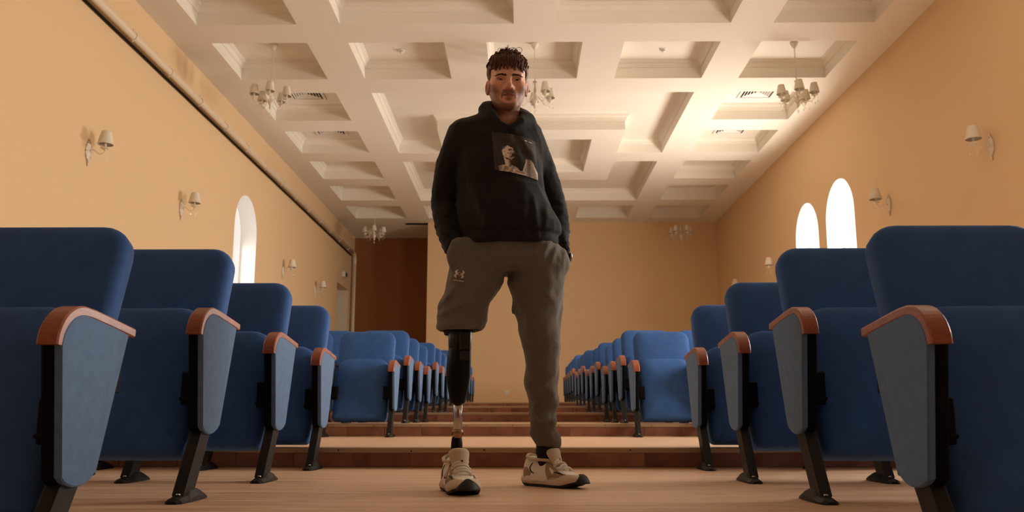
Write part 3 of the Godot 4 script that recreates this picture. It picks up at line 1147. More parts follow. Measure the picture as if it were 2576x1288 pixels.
# surface of the field f inside the box lo..hi (surface nets), seen only near the surface
func nets(f: Callable, lo: Vector3, hi: Vector3, cell: float, tint = null) -> ArrayMesh:
	var nx := int(ceil((hi.x - lo.x) / cell / 4.0)) * 4 + 1
	var ny := int(ceil((hi.y - lo.y) / cell / 4.0)) * 4 + 1
	var nz := int(ceil((hi.z - lo.z) / cell / 4.0)) * 4 + 1
	var val := PackedFloat32Array()
	val.resize(nx * ny * nz)
	val.fill(1.0)
	var done := PackedByteArray()
	done.resize(nx * ny * nz)
	var live := []
	var reach := cell * 2.0 * 1.7321 * 1.9
	for k in range(0, nz - 1, 4):
		for j in range(0, ny - 1, 4):
			for i in range(0, nx - 1, 4):
				var mid: float = f.call(lo + Vector3(i + 2, j + 2, k + 2) * cell)
				var near := absf(mid) < reach
				if near:
					live.append(Vector3i(i, j, k))
				for c in 5:
					for b in 5:
						var at := i + nx * (j + b + ny * (k + c))
						for a in 5:
							if near:
								if done[at + a] < 2:
									done[at + a] = 2
									val[at + a] = f.call(lo + Vector3(i + a, j + b, k + c) * cell)
							elif done[at + a] == 0:
								done[at + a] = 1
								val[at + a] = mid
	var index := {}
	var verts := PackedVector3Array()
	var corner := [0, 1, nx, nx + 1, nx * ny, nx * ny + 1, nx * ny + nx, nx * ny + nx + 1]
	var offs := [Vector3(0, 0, 0), Vector3(1, 0, 0), Vector3(0, 1, 0), Vector3(1, 1, 0), Vector3(0, 0, 1), Vector3(1, 0, 1), Vector3(0, 1, 1), Vector3(1, 1, 1)]
	var edges := [[0, 1], [2, 3], [4, 5], [6, 7], [0, 2], [1, 3], [4, 6], [5, 7], [0, 4], [1, 5], [2, 6], [3, 7]]
	var cells := []
	for blk in live:
		for c in 4:
			for b in 4:
				for a in 4:
					var x: int = blk.x + a
					var y: int = blk.y + b
					var z: int = blk.z + c
					var at := x + nx * (y + ny * z)
					var s0 := val[at] < 0.0
					var mixed := false
					for q in range(1, 8):
						if (val[at + corner[q]] < 0.0) != s0:
							mixed = true
							break
					if not mixed:
						continue
					var sum := Vector3.ZERO
					var n := 0
					for e in edges:
						var v0 := val[at + corner[e[0]]]
						var v1 := val[at + corner[e[1]]]
						if (v0 < 0.0) != (v1 < 0.0):
							sum += offs[e[0]].lerp(offs[e[1]], v0 / (v0 - v1))
							n += 1
					index[at] = verts.size()
					verts.append(lo + (Vector3(x, y, z) + sum / n) * cell)
					cells.append(at)
	var tris := PackedInt32Array()
	for at in cells:
		var s0 := val[at] < 0.0
		for ax in 3:
			var step: int = [1, nx, nx * ny][ax]
			if (val[at + step] < 0.0) == s0:
				continue
			var u: int = [nx, nx * ny, 1][ax]
			var w: int = [nx * ny, 1, nx][ax]
			if not (index.has(at - u) and index.has(at - w) and index.has(at - u - w)):
				continue
			var q := [index[at], index[at - u], index[at - u - w], index[at - w]]
			if s0:
				tris.append_array([q[0], q[1], q[2], q[0], q[2], q[3]])
			else:
				tris.append_array([q[0], q[2], q[1], q[0], q[3], q[2]])
	var nor := PackedVector3Array()
	nor.resize(verts.size())
	for t in range(0, tris.size(), 3):
		var a := verts[tris[t]]
		var g := (verts[tris[t + 2]] - a).cross(verts[tris[t + 1]] - a)
		for k in 3:
			nor[tris[t + k]] += g
	var cols := PackedColorArray()
	for i in verts.size():
		nor[i] = nor[i].normalized()
		if tint != null:
			cols.append(tint.call(verts[i]))
	# make the normals point out of the body
	var votes := 0
	for i in range(0, verts.size(), 97):
		votes += 1 if f.call(verts[i] + nor[i] * cell) > f.call(verts[i] - nor[i] * cell) else -1
	if votes < 0:
		for i in verts.size():
			nor[i] = -nor[i]
		for t in range(0, tris.size(), 3):
			var keep := tris[t + 1]
			tris[t + 1] = tris[t + 2]
			tris[t + 2] = keep
	var arr := []
	arr.resize(Mesh.ARRAY_MAX)
	arr[Mesh.ARRAY_VERTEX] = verts
	arr[Mesh.ARRAY_NORMAL] = nor
	arr[Mesh.ARRAY_INDEX] = tris
	if tint != null:
		arr[Mesh.ARRAY_COLOR] = cols
	var mesh := ArrayMesh.new()
	mesh.add_surface_from_arrays(Mesh.PRIMITIVE_TRIANGLES, arr)
	return mesh


# soft ridges of cloth: [x, y, x, y, half width, height] seen from the front, world x
const HOODIE_FOLDS := [
	[-0.035, 1.45, -0.012, 1.37, 0.010, 0.006], [0.010, 1.12, 0.018, 0.96, 0.013, 0.008], [0.055, 1.12, 0.068, 0.96, 0.012, 0.009],
	[0.105, 1.10, 0.095, 0.97, 0.012, 0.007], [-0.10, 1.10, -0.07, 0.97, 0.018, 0.007], [-0.16, 1.14, -0.13, 1.00, 0.016, 0.006],
	[0.02, 1.34, 0.09, 1.26, 0.014, 0.005], [-0.22, 1.33, -0.14, 1.24, 0.016, 0.006], [-0.20, 1.24, -0.13, 1.18, 0.014, 0.005],
]
const JOGGER_FOLDS := [
	[0.158, 0.975, 0.118, 0.86, 0.009, 0.008], [0.128, 0.975, 0.078, 0.87, 0.009, 0.008], [0.098, 0.97, 0.048, 0.88, 0.010, 0.007],
	[0.183, 0.95, 0.168, 0.85, 0.008, 0.006], [-0.215, 0.98, -0.115, 0.83, 0.018, 0.010], [-0.09, 0.96, -0.075, 0.84, 0.018, 0.008],
	[-0.318, 0.70, -0.235, 0.775, 0.011, 0.009], [-0.322, 0.66, -0.185, 0.715, 0.012, 0.008], [-0.150, 0.63, -0.130, 0.73, 0.010, 0.008],
	[-0.285, 0.79, -0.20, 0.84, 0.010, 0.006], [0.142, 0.44, 0.045, 0.37, 0.011, 0.009], [0.140, 0.365, 0.060, 0.325, 0.010, 0.008],
	[0.145, 0.285, 0.045, 0.245, 0.010, 0.009], [0.050, 0.315, 0.095, 0.215, 0.010, 0.007], [0.035, 0.70, 0.10, 0.60, 0.018, 0.006],
	[0.02, 0.79, 0.14, 0.72, 0.020, 0.006], [0.13, 0.56, 0.06, 0.47, 0.014, 0.006],
]


static func ridges(p: Vector3, folds: Array) -> float:
	var q := Vector2(p.x - 0.09, p.y)
	var sum := 0.0
	for f in folds:
		if absf(q.y - (f[1] + f[3]) * 0.5) > 0.11:
			continue
		var a := Vector2(f[0], f[1])
		var ab := Vector2(f[2], f[3]) - a
		var t := clampf((q - a).dot(ab) / ab.length_squared(), 0.0, 1.0)
		var d: float = (q - a - ab * t).length() / f[4]
		if d < 3.0:
			sum += f[5] * exp(-d * d) * (0.4 + 0.6 * sin(PI * clampf(t * 0.8 + 0.1, 0.0, 1.0)))
	return sum


# --- hoodie -----------------------------------------------------
var torso_rows := []
var arm_r := []
var arm_l := []
var collar := []


func chain(p: Vector3, pts: Array) -> float:
	var d := 9.0
	for i in pts.size() - 1:
		d = minf(d, cap(p, pts[i][0], pts[i + 1][0], pts[i][1], pts[i + 1][1]))
	return d


func hoodie(p: Vector3) -> float:
	var t := stack(p, torso_rows)
	var y := p.y
	if absf(t) < 0.05:
		# kangaroo pocket: a second layer on the belly
		if p.z > 0.0:
			var u := p.x - lerpf(0.105, 0.085, (y - 0.985) / 0.2)
			var half := lerpf(0.155, 0.075, clampf((y - 1.03) / 0.155, 0.0, 1.0))
			var inside := smoothstep(half + 0.003, half - 0.003, absf(u)) * smoothstep(0.988, 0.994, y) * smoothstep(1.190, 1.184, y)
			t -= 0.006 * inside
			t -= ridges(p, HOODIE_FOLDS)
			t -= 0.006 * exp(-pow((p.x - 0.215) / 0.05, 2.0) - pow((y - 1.03) / 0.05, 2.0))
		# hem band and drape folds
		t += 0.007 * smoothstep(1.000, 0.985, y)
		t += fold.get_noise_3d(p.x * 60.0 + y * 20.0, y * 22.0, p.z * 50.0) * 0.009 * smoothstep(0.94, 0.99, y)
		t += sin(p.x * 62.0 + y * 14.0) * 0.0035 * smoothstep(1.25, 1.08, y) * smoothstep(0.96, 1.02, y) * (1.0 if p.z > 0.0 else 0.4)
	var k := lerpf(0.008, 0.075, smoothstep(1.22, 1.40, y))
	for arm in [arm_r, arm_l]:
		var a := chain(p, arm)
		if a < 0.04:
			var low := smoothstep(1.22, 1.08, y)
			a += sin((y + p.x * 0.35 * (1.0 if p.x < 0.09 else -1.0)) * 190.0 + fold.get_noise_3d(p.x * 40, y * 30, p.z * 40) * 7.0) * (0.0004 + 0.0018 * low)
			a += fold.get_noise_3d(p.x * 50.0, y * 38.0, p.z * 50.0) * 0.010
		t = smin(t, a, k)
	if y > 1.36:
		var c := chain(p, collar)
		c = smin(c, ell(p, L(-0.075, 1.475, 3.585), Vector3(0.13, 0.075, 0.055)), 0.03)
		c += fold.get_noise_3d(p.x * 60.0, y * 60.0, p.z * 60.0) * 0.004
		t = smin(t, c, 0.022)
		# hollow for the neck
		t = smax(t, -cap(p, L(-0.052, 1.46, 3.43), L(-0.055, 1.62, 3.43), 0.058, 0.068), 0.010)
		t = smax(t, -ell(p, L(-0.048, 1.495, 3.36), Vector3(0.046, 0.078, 0.056)), 0.010)
	return t


# --- joggers ----------------------------------------------------
var hip_rows := []
var thigh_rows := []
var leg_rows := []


func joggers(p: Vector3) -> float:
	var y := p.y
	var t := stack(p, hip_rows)
	var thigh := stack(p, thigh_rows)
	var leg := stack(p, leg_rows)
	var k := 0.02
	t = smin(t, thigh, k)
	t = smin(t, leg, k)
	# hands inside the pockets
	t = smin(t, ell(p, L(-0.243, 0.905, 3.375), Vector3(0.042, 0.065, 0.04)), 0.04)
	t = smin(t, ell(p, L(0.150, 0.880, 3.46), Vector3(0.038, 0.05, 0.042)), 0.04)
	if absf(t) < 0.05:
		var soft := smoothstep(0.605, 0.66, y) if p.x < 0.03 else 1.0
		t += fold.get_noise_3d(p.x * 45.0 + y * 18.0, y * 26.0 - p.x * 12.0, p.z * 45.0) * 0.012 * soft
		t += soft * fold.get_noise_3d(p.x * 22.0 - y * 14.0, y * 11.0 + p.x * 16.0, p.z * 22.0 + 90.0) * 0.016
		if p.z > -0.13:
			t -= ridges(p, JOGGER_FOLDS) * smoothstep(-0.02, 0.03, p.z - lerpf(-0.2, 0.0, smoothstep(0.2, 0.6, y)))
		if p.x > 0.06:
			# bunched cloth over the ankle and the soft breaks behind the knee
			t += sin(y * 70.0 + p.x * 22.0 + fold.get_noise_3d(p.x * 30, y * 20, p.z * 30) * 2.5) * 0.0055 * smoothstep(0.46, 0.30, y)
			t += sin(y * 34.0 - p.x * 30.0) * 0.003 * smoothstep(0.75, 0.6, y)
			t += 0.004 * smoothstep(0.205, 0.195, y)
		else:
			t += sin(y * 40.0 + p.x * 46.0) * 0.005 * smoothstep(0.80, 0.70, y) * soft
			t -= 0.004 * exp(-pow((y - 0.622) / 0.012, 2.0))
		# fly seam and creases that fan from the crotch
		t += 0.003 * exp(-pow((p.x - 0.055) / 0.004, 2.0)) * smoothstep(0.79, 0.82, y) * (1.0 if p.z > 0.0 else 0.0)
		t += sin((p.x * 0.8 + y) * 85.0) * 0.0028 * smoothstep(0.88, 0.97, y) * smoothstep(-0.02, 0.10, p.z) * smoothstep(0.10, 0.2, p.x)
	# the empty trouser end is open
	if p.x < 0.02 and y < 0.70:
		t = smax(t, -cap(p, L(-0.238, 0.57, 3.44), L(-0.232, 0.655, 3.44), 0.078, 0.074), 0.008)
	return t


# --- head -------------------------------------------------------
# head frame: origin between the ears at eye height, +z out of the face
func head(p: Vector3) -> float:
	var m := Vector3(absf(p.x), p.y, p.z)
	var d := ell(p, Vector3(0, 0.040, -0.012), Vector3(0.077, 0.080, 0.098))
	d = smin(d, ell(p, Vector3(0, -0.026, 0.022), Vector3(0.064, 0.082, 0.068)), 0.03)
	d = smin(d, ell(p, Vector3(0, -0.065, 0.026), Vector3(0.053, 0.043, 0.056)), 0.03)
	d = smin(d, cap(m, Vector3(0.053, -0.045, -0.008), Vector3(0.018, -0.096, 0.062), 0.016, 0.016), 0.03)
	d = smin(d, ell(p, Vector3(0, -0.097, 0.066), Vector3(0.025, 0.017, 0.020)), 0.02)
	d = smin(d, ell(m, Vector3(0.044, -0.024, 0.054), Vector3(0.024, 0.018, 0.026)), 0.03)
	d = smin(d, cap(m, Vector3(0.008, 0.020, 0.083), Vector3(0.044, 0.021, 0.068), 0.0115, 0.010), 0.014)
	d = smax(d, -ell(m, Vector3(0.031, 0.001, 0.096), Vector3(0.021, 0.013, 0.019)), 0.012)
	# closed lids over the eyeball; the eye itself lies on them
	d = smin(d, ell(m, Vector3(0.033, 0.0, 0.0675), Vector3(0.0215, 0.0158, 0.0158)), 0.006)
	d = smin(d, cap(m, Vector3(0.018, 0.0110, 0.0815), Vector3(0.046, 0.0080, 0.0735), 0.0045, 0.0045), 0.010)
	# nose and mouth sit a little higher than their own frame
	p.y -= 0.006
	m.y -= 0.006
	# nose
	var nose := cap(p, Vector3(0, 0.012, 0.082), Vector3(0, -0.032, 0.104), 0.0075, 0.0105)
	nose = smin(nose, (p - Vector3(0, -0.038, 0.106)).length() - 0.0115, 0.010)
	nose = smin(nose, ell(m, Vector3(0.0125, -0.041, 0.094), Vector3(0.0085, 0.0085, 0.011)), 0.008)
	d = smin(d, nose, 0.012)
	d = smax(d, -ell(m, Vector3(0.0068, -0.0495, 0.099), Vector3(0.0040, 0.005, 0.0055)), 0.003)
	# mouth
	d = smin(d, ell(p, Vector3(0, -0.068, 0.074), Vector3(0.030, 0.018, 0.022)), 0.015)
	d = smin(d, cap(m, Vector3(0.004, -0.0655, 0.0935), Vector3(0.021, -0.0705, 0.084), 0.0048, 0.0022), 0.004)
	d = smin(d, cap(m, Vector3(0.0, -0.0765, 0.0915), Vector3(0.017, -0.0735, 0.085), 0.0056, 0.003), 0.004)
	d = smax(d, -cap(m, Vector3(0.0, -0.0705, 0.0985), Vector3(0.024, -0.0725, 0.0875), 0.0018, 0.0012), 0.002)
	d = smax(d, -ell(p, Vector3(0, -0.088, 0.096), Vector3(0.016, 0.006, 0.008)), 0.01)
	p.y += 0.006
	m.y += 0.006
	# ears
	var e := m - Vector3(0.0795, -0.019, -0.010)
	e = Basis(Vector3.UP, 0.45) * e
	var ear := ell(e, Vector3.ZERO, Vector3(0.0075, 0.031, 0.0195))
	ear = smax(ear, -ell(e, Vector3(0.007, 0.004, 0.002), Vector3(0.006, 0.020, 0.011)), 0.004)
	d = smin(d, ear, 0.006)
	# neck
	d = smin(d, cap(p, Vector3(0, -0.065, -0.022), Vector3(0, -0.20, -0.012), 0.052, 0.056), 0.025)
	d = smin(d, ell(p, Vector3(0, -0.112, 0.030), Vector3(0.012, 0.014, 0.012)), 0.02)
	return d


func lin(c: Color) -> Color:
	return c.srgb_to_linear()


func head_tint(p: Vector3) -> Color:
	if p.z > 0.04 and p.y < -0.02:
		p.y -= 0.006
	var c := c8(246, 190, 163)
	var m := Vector3(absf(p.x), p.y, p.z)
	c = c.lerp(c8(206, 122, 98), 0.5 * exp(-((m - Vector3(0.045, -0.03, 0.06)) / 0.03).length_squared()))
	c = c.lerp(c8(206, 128, 104), 0.5 * exp(-((m - Vector3(0.0, -0.04, 0.105)) / 0.018).length_squared()))
	if m.x > 0.078:
		c = c.lerp(c8(206, 116, 94), 0.55)
	# beard: jaw, chin, moustache; denser below
	var n := fine.get_noise_3d(p.x * 900.0, p.y * 900.0, p.z * 900.0) * 0.28
	var jaw := smoothstep(-0.046, -0.078, p.y + maxf(0.0, m.x - 0.030) * -0.95) * smoothstep(-0.018, 0.004, p.z + 0.004)
	jaw = maxf(jaw, smoothstep(0.052, 0.062, m.x) * smoothstep(0.004, -0.02, p.y) * smoothstep(-0.012, 0.0, p.z) * smoothstep(0.05, 0.03, p.z))
	jaw *= smoothstep(0.85, 1.35, Vector2(p.x / 0.034, (p.y + 0.080) / 0.021).length()) if p.z > 0.03 else 1.0
	var mo := smoothstep(0.030, 0.022, m.x) * smoothstep(-0.0475, -0.054, p.y) * smoothstep(-0.070, -0.064, p.y) * 0.9
	mo = maxf(mo, smoothstep(0.007, 0.0, absf(m.x - 0.027)) * smoothstep(-0.056, -0.064, p.y) * smoothstep(-0.090, -0.078, p.y))
	var soul := 0.8 * exp(-pow(p.x / 0.012, 2.0) - pow((p.y + 0.087) / 0.008, 2.0))
	var bare := 1.0 - 0.85 * exp(-pow((m.x - 0.0) / 0.016, 2.0) - pow((p.y + 0.0745) / 0.0045, 2.0))
	var neck := smoothstep(-0.15, -0.115, p.y)
	var beard := clampf(maxf(maxf(jaw * 0.72 * bare * neck, mo), soul) * (0.80 + n * 1.2), 0.0, 0.92) if p.z > -0.02 else 0.0
	c = c.lerp(c8(100, 66, 48), beard)
	# lips
	if p.z > 0.078 and m.x < 0.022 and p.y < -0.0625 and p.y > -0.0815:
		var lip := smoothstep(-0.0635, -0.066, p.y + m.x * 0.2) * smoothstep(-0.0805, -0.0785, p.y - m.x * 0.16)
		c = c.lerp(c8(172, 98, 84), 0.75 * lip)
	c = c.lerp(c8(98, 52, 44), 0.85 * exp(-pow((p.y + 0.0708 + m.x * m.x * 3.0) / 0.0014, 2.0)) * smoothstep(0.026, 0.021, m.x) * smoothstep(0.07, 0.08, p.z))
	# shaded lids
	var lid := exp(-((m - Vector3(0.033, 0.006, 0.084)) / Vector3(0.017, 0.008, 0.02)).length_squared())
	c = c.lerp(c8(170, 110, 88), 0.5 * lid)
	return lin(c)


func hair_cap(p: Vector3) -> float:
	var d := ell(p, Vector3(0, 0.043, -0.014), Vector3(0.0855, 0.085, 0.104))
	var m := absf(p.x)
	# taller on top, cut short at the sides and back
	d -= 0.007 * smoothstep(0.06, 0.11, p.y)
	d += 0.004 * smoothstep(0.04, 0.0, p.y)
	var line := lerpf(0.054, 0.046, smoothstep(0.02, 0.055, m)) if p.z > 0.03 else 0.0
	line = lerpf(-0.012, line, smoothstep(0.015, 0.045, p.z + (0.02 if m > 0.06 else 0.0)))
	line = lerpf(-0.075, line, smoothstep(-0.045, -0.020, p.z))
	d = smax(d, line - p.y, 0.006)
	d += fine.get_noise_3d(p.x * 420.0, p.y * 420.0, p.z * 420.0) * 0.004
	return d


# --- print on the hoodie: a stone angel with a wing on a dark ground
func print_texture() -> ImageTexture:
	var n := 224
	var im := Image.create(n, n, false, Image.FORMAT_RGB8)
	var nz := FastNoiseLite.new()
	nz.seed = 77
	nz.frequency = 0.03
	for j in n:
		for i in n:
			var u := (i + 0.5) / n
			var v := (j + 0.5) / n
			var g := 0.14 + 0.04 * nz.get_noise_2d(i, j) + 0.12 * exp(-pow((u - 0.46 - v * 0.12) / 0.05, 2.0)) * smoothstep(0.32, 0.0, v) - 0.05 * smoothstep(0.3, 0.9, v) * smoothstep(0.4, 0.65, u)
			var grain := 0.10 * nz.get_noise_2d(i * 5.0, j * 5.0)
			var p := Vector2(u, v)
			# wing
			var wx := (u - 0.825) / (0.055 + 0.15 * smoothstep(0.55, 1.05, v) + 0.03)
			var wing := smoothstep(1.0, 0.9, absf(wx - 0.35 * (v - 0.7))) * smoothstep(0.535, 0.56, v - 0.9 * pow(u - 0.80, 2.0) * 6.0)
			g = lerpf(g, 0.46 + grain * 1.6 + 0.22 * smoothstep(0.6, 1.0, absf(wx)) - 0.16 * exp(-pow((u - 0.80) / 0.05, 2.0)), wing)
			# shoulders and robe
			var sh := smoothstep(0.0, 0.02, v - (0.80 + 1.1 * pow(u - 0.36, 2.0) + (0.05 if u > 0.52 else 0.0) * smoothstep(0.52, 0.6, u))) * smoothstep(0.08, 0.12, u) * smoothstep(0.80, 0.72, u)
			g = lerpf(g, 0.46 + 0.10 * sin(u * 46.0 + v * 26.0 + 3.0 * nz.get_noise_2d(i, j)) * smoothstep(0.55, 0.4, u) + 0.14 * exp(-pow((u - 0.60) / 0.06, 2.0)) + grain, sh)
			# neck
			var nk := smoothstep(0.075, 0.06, absf(u - 0.315 - (v - 0.75) * 0.15)) * smoothstep(0.60, 0.64, v) * smoothstep(0.88, 0.84, v)
			g = lerpf(g, 0.60 - 0.30 * smoothstep(0.30, 0.38, u) + grain, nk)
			# hair mass with locks
			var h := (p - Vector2(0.345, 0.50)) / Vector2(0.155, 0.185)
			var hair := smoothstep(1.02, 0.94, h.length() + 0.06 * sin(atan2(h.y, h.x) * 9.0)) * (1.0 if v < 0.74 else 0.0)
			g = lerpf(g, 0.34 + 0.55 * nz.get_noise_2d(h.length() * 90.0 + 40.0, atan2(h.y, h.x) * 26.0) + 0.14 * smoothstep(0.3, -0.8, h.y) + grain, hair)
			# face turned up
			var f := (p - Vector2(0.295, 0.525)) / Vector2(0.088, 0.125)
			f = f.rotated(-0.28)
			var face := smoothstep(1.02, 0.93, f.length())
			var fg := 0.78 - 0.22 * smoothstep(0.0, 0.9, f.x) + grain * 0.5
			for e in [[-0.42, -0.25, 0.22, 0.10], [0.40, -0.22, 0.22, 0.10], [0.0, 0.14, 0.20, 0.06], [0.02, 0.46, 0.34, 0.07], [0.25, 0.95, 0.6, 0.18]]:
				fg -= 0.46 * exp(-pow((f.x - e[0]) / e[2], 2.0) - pow((f.y - e[1]) / e[3], 2.0))
			g = lerpf(g, fg, face)
			# framed tag and the small lines of print at the top
			if u > 0.42 and u < 0.71 and v > 0.905 and v < 0.975:
				var edge := u < 0.432 or u > 0.70 or v < 0.915 or v > 0.965
				g = 0.72 if edge or u < 0.47 else 0.42 + 0.2 * sin(u * 260.0) * smoothstep(0.012, 0.0, absf(v - 0.935))
			if v > 0.075 and v < 0.098 and ((u > 0.74 and u < 0.80) or (u > 0.83 and u < 0.91 and sin(u * 420.0) > -0.4)):
				g = 0.78
			g = clampf(g * 1.6 + 0.02, 0.05, 1.0)
			im.set_pixel(i, j, Color(g * 1.0, g * 0.93, g * 0.84))
	im.generate_mipmaps()
	return ImageTexture.create_from_image(im)


# depth of a field's front surface over (x, y) in the body frame
func front_of(f: Callable, x: float, y: float, z0 := 0.32) -> float:
	var z := z0
	for i in 60:
		var d: float = f.call(Vector3(x, y, z))
		if d < 0.0004:
			break
		z -= maxf(d * 0.7, 0.0006)
	return z


func patch(f: Callable, tl: Vector2, tr: Vector2, br: Vector2, bl: Vector2, n: int, lift: float) -> ArrayMesh:
	var verts := PackedVector3Array()
	var uvs := PackedVector2Array()
	var tris := PackedInt32Array()
	for j in n + 1:
		for i in n + 1:
			var u := float(i) / n
			var v := float(j) / n
			var q := tl.lerp(tr, u).lerp(bl.lerp(br, u), v)
			verts.append(Vector3(q.x, q.y, front_of(f, q.x, q.y) + lift))
			uvs.append(Vector2(u, v))
	for j in n:
		for i in n:
			var a := j * (n + 1) + i
			tris.append_array([a, a + 1, a + n + 2, a, a + n + 2, a + n + 1])
	var nor := PackedVector3Array()
	nor.resize(verts.size())
	for t in range(0, tris.size(), 3):
		var g := (verts[tris[t + 2]] - verts[tris[t]]).cross(verts[tris[t + 1]] - verts[tris[t]])
		for k in 3:
			nor[tris[t + k]] += g
	for i in nor.size():
		nor[i] = nor[i].normalized()
	var arr := []
	arr.resize(Mesh.ARRAY_MAX)
	arr[Mesh.ARRAY_VERTEX] = verts
	arr[Mesh.ARRAY_NORMAL] = nor
	arr[Mesh.ARRAY_TEX_UV] = uvs
	arr[Mesh.ARRAY_INDEX] = tris
	var mesh := ArrayMesh.new()
	mesh.add_surface_from_arrays(Mesh.PRIMITIVE_TRIANGLES, arr)
	return mesh


# flat shapes laid on a field's front: each polygon (x, y) becomes a thin raised plate
func raised(f: Callable, polys: Array, lift: float) -> Mb:
	var m := Mb.new()
	for poly in polys:
		var rows := [PackedVector3Array(), PackedVector3Array()]
		for p in poly:
			var z := front_of(f, p.x, p.y)
			rows[0].append(Vector3(p.x, p.y, z - 0.001))
			rows[1].append(Vector3(p.x, p.y, z + lift))
		m.loft(rows, true, true, -1)
	return m


func build_person() -> void:
	fold.seed = 5
	fold.frequency = 0.17
	fold.fractal_octaves = 3
	fine.seed = 8
	fine.frequency = 0.9
	torso_rows = []
	for r in [[1.515, -0.060, 3.47, 0.070, 0.070], [1.475, -0.078, 3.47, 0.125, 0.092], [1.44, -0.092, 3.468, 0.165, 0.112], [1.38, -0.092, 3.465, 0.178, 0.130], [1.28, -0.088, 3.46, 0.178, 0.138], [1.18, -0.080, 3.46, 0.176, 0.142], [1.10, -0.065, 3.455, 0.186, 0.148], [1.03, -0.045, 3.455, 0.198, 0.152], [0.935, -0.038, 3.455, 0.200, 0.154]]:
		var c := L(r[1], r[0], r[2])
		torso_rows.append([r[0], c.x, c.z, r[3], r[4]])
	arm_r = [[L(-0.225, 1.405, 3.455), 0.070], [L(-0.285, 1.285, 3.46), 0.062], [L(-0.311, 1.135, 3.50), 0.056], [L(-0.288, 1.025, 3.455), 0.051], [L(-0.262, 0.925, 3.40), 0.040]]
	arm_l = [[L(0.025, 1.385, 3.515), 0.070], [L(0.090, 1.275, 3.54), 0.063], [L(0.140, 1.125, 3.575), 0.056], [L(0.149, 1.035, 3.53), 0.051], [L(0.160, 0.935, 3.485), 0.041]]
	collar = [[L(-0.068, 1.565, 3.545), 0.030], [L(-0.135, 1.540, 3.50), 0.032], [L(-0.140, 1.510, 3.44), 0.031], [L(-0.112, 1.462, 3.388), 0.028], [L(-0.048, 1.398, 3.345), 0.017], [L(0.002, 1.436, 3.372), 0.022], [L(0.030, 1.466, 3.435), 0.030], [L(0.020, 1.500, 3.50), 0.030], [L(-0.068, 1.565, 3.545), 0.030]]
	hip_rows = []
	for r in [[1.01, -0.040, 3.46, 0.175, 0.120], [0.95, -0.045, 3.46, 0.195, 0.126], [0.89, -0.050, 3.46, 0.220, 0.138], [0.855, -0.052, 3.465, 0.218, 0.136], [0.835, -0.055, 3.467, 0.20, 0.125]]:
		var c := L(r[1], r[0], r[2])
		hip_rows.append([r[0], c.x, c.z, r[3], r[4]])
	thigh_rows = []
	for r in [[0.87, -0.166, 3.46, 0.116, 0.126], [0.80, -0.181, 3.455, 0.119, 0.124], [0.72, -0.215, 3.45, 0.103, 0.112], [0.66, -0.232, 3.445, 0.094, 0.103], [0.604, -0.238, 3.44, 0.089, 0.096]]:
		var c := L(r[1], r[0], r[2])
		thigh_rows.append([r[0], c.x, c.z, r[3], r[4]])
	leg_rows = []
	for r in [[0.87, 0.06, 3.475, 0.116, 0.126], [0.80, 0.063, 3.482, 0.120, 0.122], [0.75, 0.072, 3.49, 0.108, 0.115], [0.642, 0.080, 3.505, 0.089, 0.098], [0.543, 0.083, 3.53, 0.078, 0.085], [0.473, 0.086, 3.56, 0.071, 0.080], [0.40, 0.084, 3.59, 0.064, 0.076], [0.306, 0.088, 3.635, 0.060, 0.068], [0.20, 0.096, 3.67, 0.057, 0.062], [0.150, 0.101, 3.68, 0.050, 0.054]]:
		var c := L(r[1], r[0], r[2])
		leg_rows.append([r[0], c.x, c.z, r[3], r[4]])

	# head and neck: the body's own skin
	var hb := Basis.from_euler(Vector3(deg_to_rad(9.0), deg_to_rad(5.0), deg_to_rad(-0.5)))
	var man := put(nets(head, Vector3(-0.11, -0.215, -0.125), Vector3(0.11, 0.13, 0.13), 0.0026, head_tint), "person", M.skin)
	tag(man, "man in black hoodie and grey joggers with a prosthetic leg, standing in the aisle", "person")
	man.position = BODY + L(-0.052, 1.625, 3.440)
	man.basis = hb
	var to_body := man.transform.affine_inverse() * Transform3D(Basis.IDENTITY, BODY)
	var wear := func(m: Variant, called: String, material: Material, parent: Node = null) -> MeshInstance3D:
		var o := put(m, called, material, man if parent == null else parent)
		if parent == null:
			o.transform = to_body
		return o
	build_hair(man)
	for s in [-1, 1]:
		build_eye(man, s)
	# clothes
	var ho: MeshInstance3D = wear.call(nets(hoodie, Vector3(-0.30, 0.90, -0.21), Vector3(0.34, 1.62, 0.19), 0.0078), "hoodie", M.hoodie_cloth)
	var pr := patch(hoodie, Vector2(-0.113, 1.383) - Vector2(BODY.x, 0), Vector2(0.062, 1.362) - Vector2(BODY.x, 0), Vector2(0.071, 1.198) - Vector2(BODY.x, 0), Vector2(-0.099, 1.222) - Vector2(BODY.x, 0), 26, 0.0018)
	put(pr, "chest_print", M.hoodie_print, ho)
	var jo: MeshInstance3D = wear.call(nets(joggers, Vector3(-0.27, 0.13, -0.29), Vector3(0.31, 1.03, 0.19), 0.0078), "joggers", M.jogger_cloth)
	# emblem and lettering on the thigh
	var c := Vector2(-0.234 - BODY.x, 0.815)
	var polys := []
	for s in [-1.0, 1.0]:
		for v in [-1.0, 1.0]:
			var leaf := PackedVector2Array()
			for q in [[0.004, 0.0], [0.011, 0.004], [0.009, 0.017], [0.015, 0.014], [0.0205, 0.0085], [0.017, 0.0035], [0.0135, -0.0005]]:
				leaf.append(c + Vector2(q[0] * s, q[1] * v).rotated(-0.20))
			polys.append(leaf)
		for i in 12:
			var a0 := PI * i / 12.0
			var a1 := PI * (i + 1) / 12.0
			var ring := PackedVector2Array()
			for q in [[a0, 1.0], [a1, 1.0], [a1, 0.72], [a0, 0.72]]:
				ring.append(c + Vector2(cos(q[0]) * 0.0105 * q[1], sin(q[0]) * 0.0052 * q[1] * s).rotated(-0.20))
			polys.append(ring)
